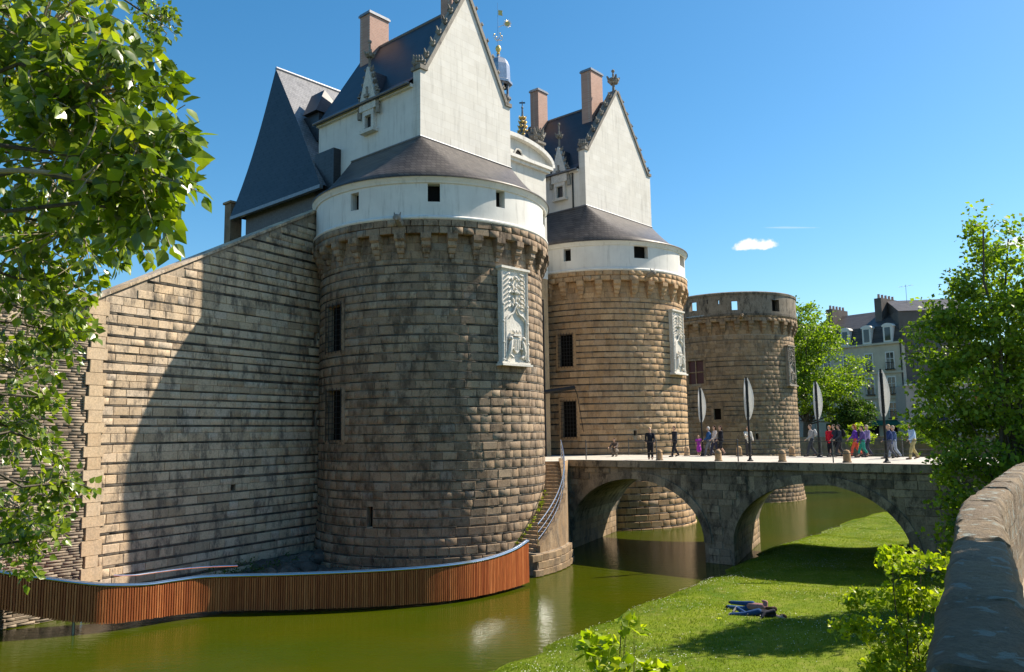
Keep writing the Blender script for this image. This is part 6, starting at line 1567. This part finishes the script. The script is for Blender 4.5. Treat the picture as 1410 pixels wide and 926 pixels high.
# ivy and undergrowth at the quay foot below the leafy tree, plants on the stair and ledge
def undergrowth(name, pts, label, leaf, mat, per=60, spread=.35):
    P = np.array([np.array(p) + rand_dirs(1)[0] * nrg.uniform(0, 1) ** .5 * np.array([spread, spread, spread * .7]) for p in pts for _ in range(per)]); n = len(P)
    o = leaf_mesh(name, P, frames(rand_dirs(n), rand_dirs(n) + np.array([0, 0, .8])), nrg.uniform(.6, 1.2, n) * leaf, mat, None, kind='stuff'); tag(o, label, 'plants'); return o
iv = []
for k in range(150):
    f = rng.random(); p = Vector((15.0, 22.0, 0)).lerp(Vector((22.3, 30.6, 0)), f) + Vector((-.6, .65, 0)) * rng.uniform(.05, .8); iv.append((p.x, p.y, rng.uniform(.6, 4.4)))
undergrowth('ivy', iv, 'dark ivy climbing the quay wall behind the leafy tree', .13, 'leaf_dark', 46, .42)
sp_pts = []
for k in range(46): f = rng.uniform(.35, 1.0); z = SZ0 - (SZ0 - SZ1) * f; q = sp_(f, R1 + rng.uniform(.05, .25), z + rng.uniform(-.02, .12)); sp_pts.append(tuple(q))
undergrowth('weeds', sp_pts, 'green weeds growing along the inner edge of the curved stair', .06, 'leaf_bright', 14, .12)
lg = []
for k in range(36): s = -CL + 5 + (CL - 4.4) * rng.random(); p = Jp(s, 0) + wnm * rng.uniform(.4, 1.7); lg.append((p.x, p.y, rng.uniform(.4, .9)))
undergrowth('ledge_plants', lg, 'low dark plants among the rocks at the foot of the curtain wall', .10, 'leaf_dark', 30, .3)
# ---- grass blades and daisies
def grass():
    n = 300000; u = nrg.uniform(.22, .92, n); q = nrg.uniform(0.03, .8, n) ** 1.05; x = u * 120; i = np.minimum(x.astype(int), 119); f = (x - i)[:, None]; y = q ** (1 / 1.6) * (NL - 1); j = np.minimum(y.astype(int), NL - 2); g = (y - j)[:, None]
    P = LVn[i, j] * (1 - f) * (1 - g) + LVn[i + 1, j] * f * (1 - g) + LVn[i, j + 1] * (1 - f) * g + LVn[i + 1, j + 1] * f * g
    v = P - np.array([0, 0, EYE]); d = v @ np.array(FWD); px = CX + FPX * (v @ np.array(RT)) / np.maximum(d, .1); py = CY - FPX * (v @ np.array(UPV)) / np.maximum(d, .1)
    keep = (d > 5) & (px > -60) & (px < 1480) & (py < 1010) & (P[:, 2] > .05) & (nrg.random(n) < np.clip(60 / np.maximum(d, 1), .5, 1.5)); P = P[keep]; n = len(P)
    patch = np.sin(P[:, 0] * .9 + np.sin(P[:, 1] * .7) * 2) * np.sin(P[:, 1] * 1.1 + 1.0); h = nrg.uniform(.028, .065, n) * (1 + .35 * patch); a = nrg.uniform(0, 6.283, n); w = nrg.uniform(.006, .012, n)
    dx = np.stack([np.cos(a), np.sin(a), np.zeros(n)], 1) * w[:, None]; le = rand_dirs(n) * np.array([1, 1, 0]) * (h * .6)[:, None]
    V = np.stack([P - dx, P + dx, P + le + np.array([0, 0, 1.0]) * h[:, None]], 1).reshape(-1, 3); F = np.arange(3 * n).reshape(-1, 3)
    tag(np_mesh('grass', V, F, 'grass_blade', None, kind='stuff'), 'short green grass covering the moat lawn', 'grass')
    dens = .5 + .5 * np.sin(P[:, 0] * .55 + 1.2 * np.sin(P[:, 1] * .42)) * np.sin(P[:, 1] * .63 + P[:, 0] * .2)
    k2 = nrg.random(n) < .11 * np.clip(dens, 0, 1) ** 2.6 + .003; D = P[k2]; m = len(D); r = nrg.uniform(.007, .015, m); z = nrg.uniform(.05, .09, m); c = D + np.stack([np.zeros(m), np.zeros(m), z], 1)
    ox = np.array([(1, 0, 0), (0, 1, .35), (-1, 0, .1), (0, -1, -.25)]); V = (c[:, None, :] + ox[None] * r[:, None, None]).reshape(-1, 3); F = np.arange(4 * m).reshape(-1, 4)
    tag(np_mesh('daisies', V, F, 'petal_white', None, kind='stuff'), 'tiny white daisies and clover scattered through the lawn', 'flowers')
grass()

# ------------------------------------------------------------------ town houses behind the bridge end
plain('cream_wall', (.52, .47, .36), .9, 0, .1, .15, 1.2); plain('grey_render', (.135, .118, .105), .92, 0, .18, .1, .8); plain('pink_wall', (.44, .385, .33), .9, 0, .08, .15, 1.0); plain('white_trim', (.68, .66, .6), .8, 0, .05)
plain('sign_red', (.55, .05, .02), .5, 0, .05); plain('sign_pale', (.75, .6, .45), .6, 0, .05); plain('awning_green', (.02, .12, .08), .7); plain('awning_dark', (.03, .03, .035), .6)
def facade_windows(T, wall, P, n, t, cols, rows, w, h, mat='white_trim', balcony=True, arch_row=None):
    for r, z in enumerate(rows):
        for s in cols:
            q = lambda ds, dz, do: P + t * (s + ds) + n * do + ZV * (z + dz); hh = h[r] if isinstance(h, (list, tuple)) else h
            fm = MB()
            for (a, b, c_, d_) in ((-w / 2 - .14, -w / 2, -.02, hh + .16), (w / 2, w / 2 + .14, -.02, hh + .16), (-w / 2, w / 2, hh, hh + .16), (-w / 2 - .2, w / 2 + .2, -.16, -.02)):
                fm.obox(q((a + b) / 2, (c_ + d_) / 2, .03), t * ((b - a) / 2), n * .07, ZV * ((d_ - c_) / 2))
            win = fm.build('window', mat, wall)
            pn = MB(); pn.obox(q(0, hh / 2, .004), t * (w / 2), n * .012, ZV * (hh / 2)); pn.build('pane', 'glass_dark', win)
            mu = MB(); mu.obox(q(0, hh / 2, .03), t * .035, n * .02, ZV * (hh / 2)); mu.obox(q(0, hh * .62, .03), t * (w / 2), n * .018, ZV * .03); mu.build('glazing_bar', mat, win)
            if balcony:
                bb = MB()
                for k in range(7): x = -w / 2 - .1 + (w + .2) * k / 6; bb.tube([q(x, -.05, .28), q(x, .85, .28)], .018, 4)
                bb.tube([q(-w / 2 - .1, .85, .28), q(w / 2 + .1, .85, .28)], .03, 4); bb.obox(q(0, -.1, .2), t * (w / 2 + .15), n * .2, ZV * .06); bb.build('balcony_rail', 'iron', win)
def house(name, C, t, L, D, z1, label, mat):
    """C: near ground corner, t: facade direction, D: depth behind"""
    n = Vector((t.y, -t.x, 0)); 
    if n.dot(-C) < 0: n = -n
    T = thing(name, C, label, 'building'); mb = MB(); mb.obox(C + t * L / 2 - n * D / 2 + ZV * ((z1 - STREET) / 2), t * (L / 2), n * (D / 2), ZV * ((z1 - STREET) / 2)); w = mb.build('wall', mat, T); return T, w, n
# cream house with mansard roof: its near corner stands at pixel column 1248
Y0 = 108.0
Cc = on_plane(1250, 590, (0, Y0), (0, 1)); Cc.z = STREET
zcor = on_plane(1243, 471, (Cc.x, Cc.y), (0, 1)).z; ztp = on_plane(1243, 431, (Cc.x, Cc.y), (0, 1)).z
tl = Vector((-.62, .785, 0)).normalized(); LN = 13.5
HT, hw1, hn = house('town_house', Cc, tl, LN, 11, zcor, 'cream town house with mansard roof, dormers and iron balconies', 'cream_wall')
cols = [1.7, 4.7, 7.9, 11.0]; fh = (zcor - STREET) / 3.25
facade_windows(HT, hw1, Cc, hn, tl, cols, [fh * .78, fh * 1.58, fh * 2.40], 1.0, [2.0, 2.2, 2.2])
for s in cols: gf_ = MB(); gf_.obox(Cc + tl * s + hn * .02 + ZV * 1.3, tl * .75, hn * .06, ZV * 1.3); gf_.build('shop_opening', 'dark_void', hw1)
aw = MB(); aw.prism([Cc + tl * .4 + hn * .05 + ZV * 2.9, Cc + tl * 4.6 + hn * .05 + ZV * 2.9, Cc + tl * 4.6 + hn * 1.3 + ZV * 2.3, Cc + tl * .4 + hn * 1.3 + ZV * 2.3], -ZV * .12); aw.build('awning', 'awning_green', HT)
for zz, e in ((zcor - STREET, .22), (fh * 2.28, .1), (fh * 1.46, .1)):
    m2 = MB(); m2.obox(Cc + tl * LN / 2 + hn * .05 + ZV * zz, tl * (LN / 2 + e * .5), hn * (.08 + e), ZV * .13); m2.build('string_course', 'cream_wall', hw1)
# mansard: steep slate face, then shallow slope
zm = zcor + (ztp - zcor) * .62
m2 = MB(); a, b = Cc + ZV * (zcor - STREET + .12), Cc + tl * LN + ZV * (zcor - STREET + .12); hgt = zm - zcor
q = [a + hn * .1, b + hn * .1, b - hn * .8 + ZV * hgt, a - hn * .8 + ZV * hgt, b - hn * 5.2 + ZV * (ztp - zcor + 1.2), a - hn * 5.2 + ZV * (ztp - zcor + 1.2), a - hn * 11, b - hn * 11]
m2.add(q, [(0, 1, 2, 3), (3, 2, 4, 5), (5, 4, 7, 6), (0, 3, 5, 6), (1, 7, 4, 2)]); mr_ = m2.build('mansard_roof', 'slate_brown', HT)
for s in cols:
    m2 = MB(); m2.obox(Cc + tl * s - hn * .3 + ZV * (zcor - STREET + .12 + hgt * .45), tl * .62, hn * .55, ZV * (hgt * .46)); m2.prism([Cc + tl * (s + .8 * math.cos(u)) + hn * .3 + ZV * (zcor - STREET + .1 + hgt * .9 + .45 * math.sin(u)) for u in [math.pi * k / 8 for k in range(9)]], -hn * 1.0); dm = m2.build('dormer', 'white_trim', mr_)
    m2 = MB(); m2.obox(Cc + tl * s + hn * .26 + ZV * (zcor - STREET + .12 + hgt * .47), tl * .38, hn * .02, ZV * (hgt * .36)); m2.build('dormer_window', 'glass_dark', dm)
for (s, w_, hh) in ((4.0, 2.4, 2.3), (11.6, 2.2, 1.7)):
    m2 = MB(); cz = ztp - STREET; m2.obox(Cc + tl * s - hn * 4.6 + ZV * (cz + hh / 2 - .4), tl * .5, hn * w_, ZV * (hh / 2 + .9)); st_ = m2.build('chimney_stack', 'grey_render', HT)
    for k in range(5): m2 = MB(); p = Cc + tl * s + hn * (-4.6 - w_ + .4 + k * (2 * w_ - .8) / 4) + ZV * (cz + hh + .5); m2.lathe(p, [(.2, p.z), (.16, p.z + .55), (.19, p.z + .6)], 8); m2.build('chimney_pot', 'brick_red', st_)
m2 = MB(); an = Cc + tl * 1.2 - hn * 5 + ZV * (ztp - STREET); m2.tube([an, an + ZV * 4.6], .035, 5)
for k in range(4): m2.tube([an + ZV * (4.4 - k * .0) + tl * (-.9 + k * .6) - hn * .3, an + ZV * 4.4 + tl * (-.9 + k * .6) + hn * .3], .015, 4)
m2.tube([an + ZV * 4.4 - tl * 1.0, an + ZV * 4.4 + tl * 1.0], .02, 4); m2.build('aerial', 'galvanised', HT)
dpn = MB(); dpn.tube([Cc + tl * .15 + hn * .1, Cc + tl * .15 + hn * .1 + ZV * (zcor - STREET)], .07, 6); dpn.build('downpipe', 'iron', HT)
# second cream house further left behind the trees
C3 = Cc + tl * (LN + .1); H3, hw3, n3 = house('town_house', C3, tl, 12, 11, zcor + .3, 'town house half hidden by the big round tree, left of the cream one', 'pink_wall'); facade_windows(H3, hw3, C3, n3, tl, [1.6, 4.6, 7.6, 10.4], [fh * .78, fh * 1.58, fh * 2.40], 1.0, 2.1)
m2 = MB(); a, b = C3 + ZV * (zcor + .3 - STREET), C3 + tl * 12 + ZV * (zcor + .3 - STREET); m2.add([a + n3 * .3, b + n3 * .3, b - n3 * 5.5 + ZV * 3.6, a - n3 * 5.5 + ZV * 3.6, b - n3 * 11, a - n3 * 11], [(0, 1, 2, 3), (3, 2, 4, 5), (0, 3, 5), (1, 4, 2)]); m2.build('roof', 'slate_brown', H3)
m2 = MB(); m2.obox(C3 + tl * 5 - n3 * 5 + ZV * (zcor - STREET + 3.6), tl * .5, n3 * 2.4, ZV * 1.5); m2.build('chimney_stack', 'grey_render', H3)
# grey blind side of the tall neighbour, facing the bridge
tr = Vector((.93, .36, 0)).normalized(); tr = Vector((.985, -.17, 0)).normalized()
C4 = Cc + Vector((.12, .05, 0)); z4 = ztp + .3
H4, hw4, n4 = house('tall_house', C4 + Vector((0, .5, 0)), tr, 9, 10, z4, 'tall grey rendered house side wall next to the cream town house', 'grey_render')
Q4 = C4 + Vector((0, .5, 0)); facade_windows(H4, hw4, Q4, n4, tr, [2.0, 4.6, 7.2], [6.6, 9.6, 12.6], .8, 1.3, 'grey_render', False)
m2 = MB(); a, b = Q4 + ZV * (z4 - STREET), Q4 + tr * 9 + ZV * (z4 - STREET); m2.add([a + n4 * .2, b + n4 * .2, b - n4 * 5 + ZV * 2.2, a - n4 * 5 + ZV * 2.2, b - n4 * 10, a - n4 * 10], [(0, 1, 2, 3), (3, 2, 4, 5), (0, 3, 5), (1, 4, 2)]); m2.build('roof', 'slate_brown', H4)
# low pinkish house in front of it with shop front
z5 = on_plane(1262, 531, (Cc.x, Cc.y - 3), (0, 1)).z
C5 = on_plane(1250.5, 590, (0, Y0 - 3.5), (0, 1)); C5.z = STREET
H5, hw5, n5 = house('low_house', C5, tr, 16, 6.5, z5, 'low beige house with shop door, awning and red sign', 'pink_wall')
facade_windows(H5, hw5, C5, n5, tr, [3.0, 6.6, 10.2, 13.4], [z5 - STREET - 2.4], .95, 1.55, 'white_trim', False)
facade_windows(H5, hw5, C5, n5, tr, [7.4, 10.6], [.9], 1.0, 1.5, 'white_trim', False)
m2 = MB(); m2.obox(C5 + tr * 2.6 + n5 * .02 + ZV * 1.3, tr * 1.6, n5 * .06, ZV * 1.3); m2.build('shop_door', 'dark_void', hw5)
m2 = MB(); m2.prism([C5 + tr * .7 + n5 * .1 + ZV * 3.2, C5 + tr * 4.6 + n5 * .1 + ZV * 3.2, C5 + tr * 4.6 + n5 * 1.1 + ZV * 2.5, C5 + tr * .7 + n5 * 1.1 + ZV * 2.5], -ZV * .1); m2.build('awning', 'awning_dark', H5)
m2 = MB(); m2.obox(C5 + tr * 8 + n5 * .1 + ZV * (z5 - STREET + .06), tr * 8.1, n5 * .25, ZV * .1); m2.build('eaves', 'white_trim', H5)
sg = thing('shop_sign', C5 + tr * 8.7 + n5 * .5 + ZV * (z5 - STREET - 2.3), 'red square shop sign fixed to the low beige house', 'sign'); S0 = C5 + tr * 8.7 + ZV * (z5 - STREET - 1.3)
m2 = MB(); m2.obox(S0 + n5 * .5, tr * .62, n5 * .09, ZV * .75); m2.build('board', 'sign_red', sg); m2 = MB(); m2.tube([S0 + n5 * .1 + ZV * .5, S0 + n5 * .45 + ZV * .5], .03, 5); m2.build('bracket', 'iron', sg)
m2 = MB()
for (x0, z0, x1, z1_) in ((-.35, -.4, -.2, .45), (-.2, .3, .3, .45), (.15, -.4, .3, .3), (-.2, -.05, .15, .08)): m2.obox(S0 + n5 * .60 + tr * (x0 + x1) / 2 + ZV * (z0 + z1_) / 2, tr * ((x1 - x0) / 2), n5 * .012, ZV * ((z1_ - z0) / 2))
m2.build('sign_mark', 'sign_pale', sg)
# white house further right, mostly behind the leafy tree
C6 = C5 + tr * 16.3 - n5 * 1; H6, hw6, n6 = house('white_house', C6, tr, 20, 9, STREET + 10.5, 'white house glimpsed through the leafy tree at the right edge', 'white_trim'); facade_windows(H6, hw6, C6, n6, tr, [2, 5.5, 9, 12.5, 16], [1.0, 4.2, 7.4], 1.1, 1.9, 'white_trim', False)
m2 = MB(); a, b = C6 + ZV * 10.5, C6 + tr * 20 + ZV * 10.5; m2.add([a + n6 * .3, b + n6 * .3, b - n6 * 4.5 + ZV * 3.2, a - n6 * 4.5 + ZV * 3.2, b - n6 * 9, a - n6 * 9], [(0, 1, 2, 3), (3, 2, 4, 5), (0, 3, 5), (1, 4, 2)]); m2.build('roof', 'slate_brown', H6)
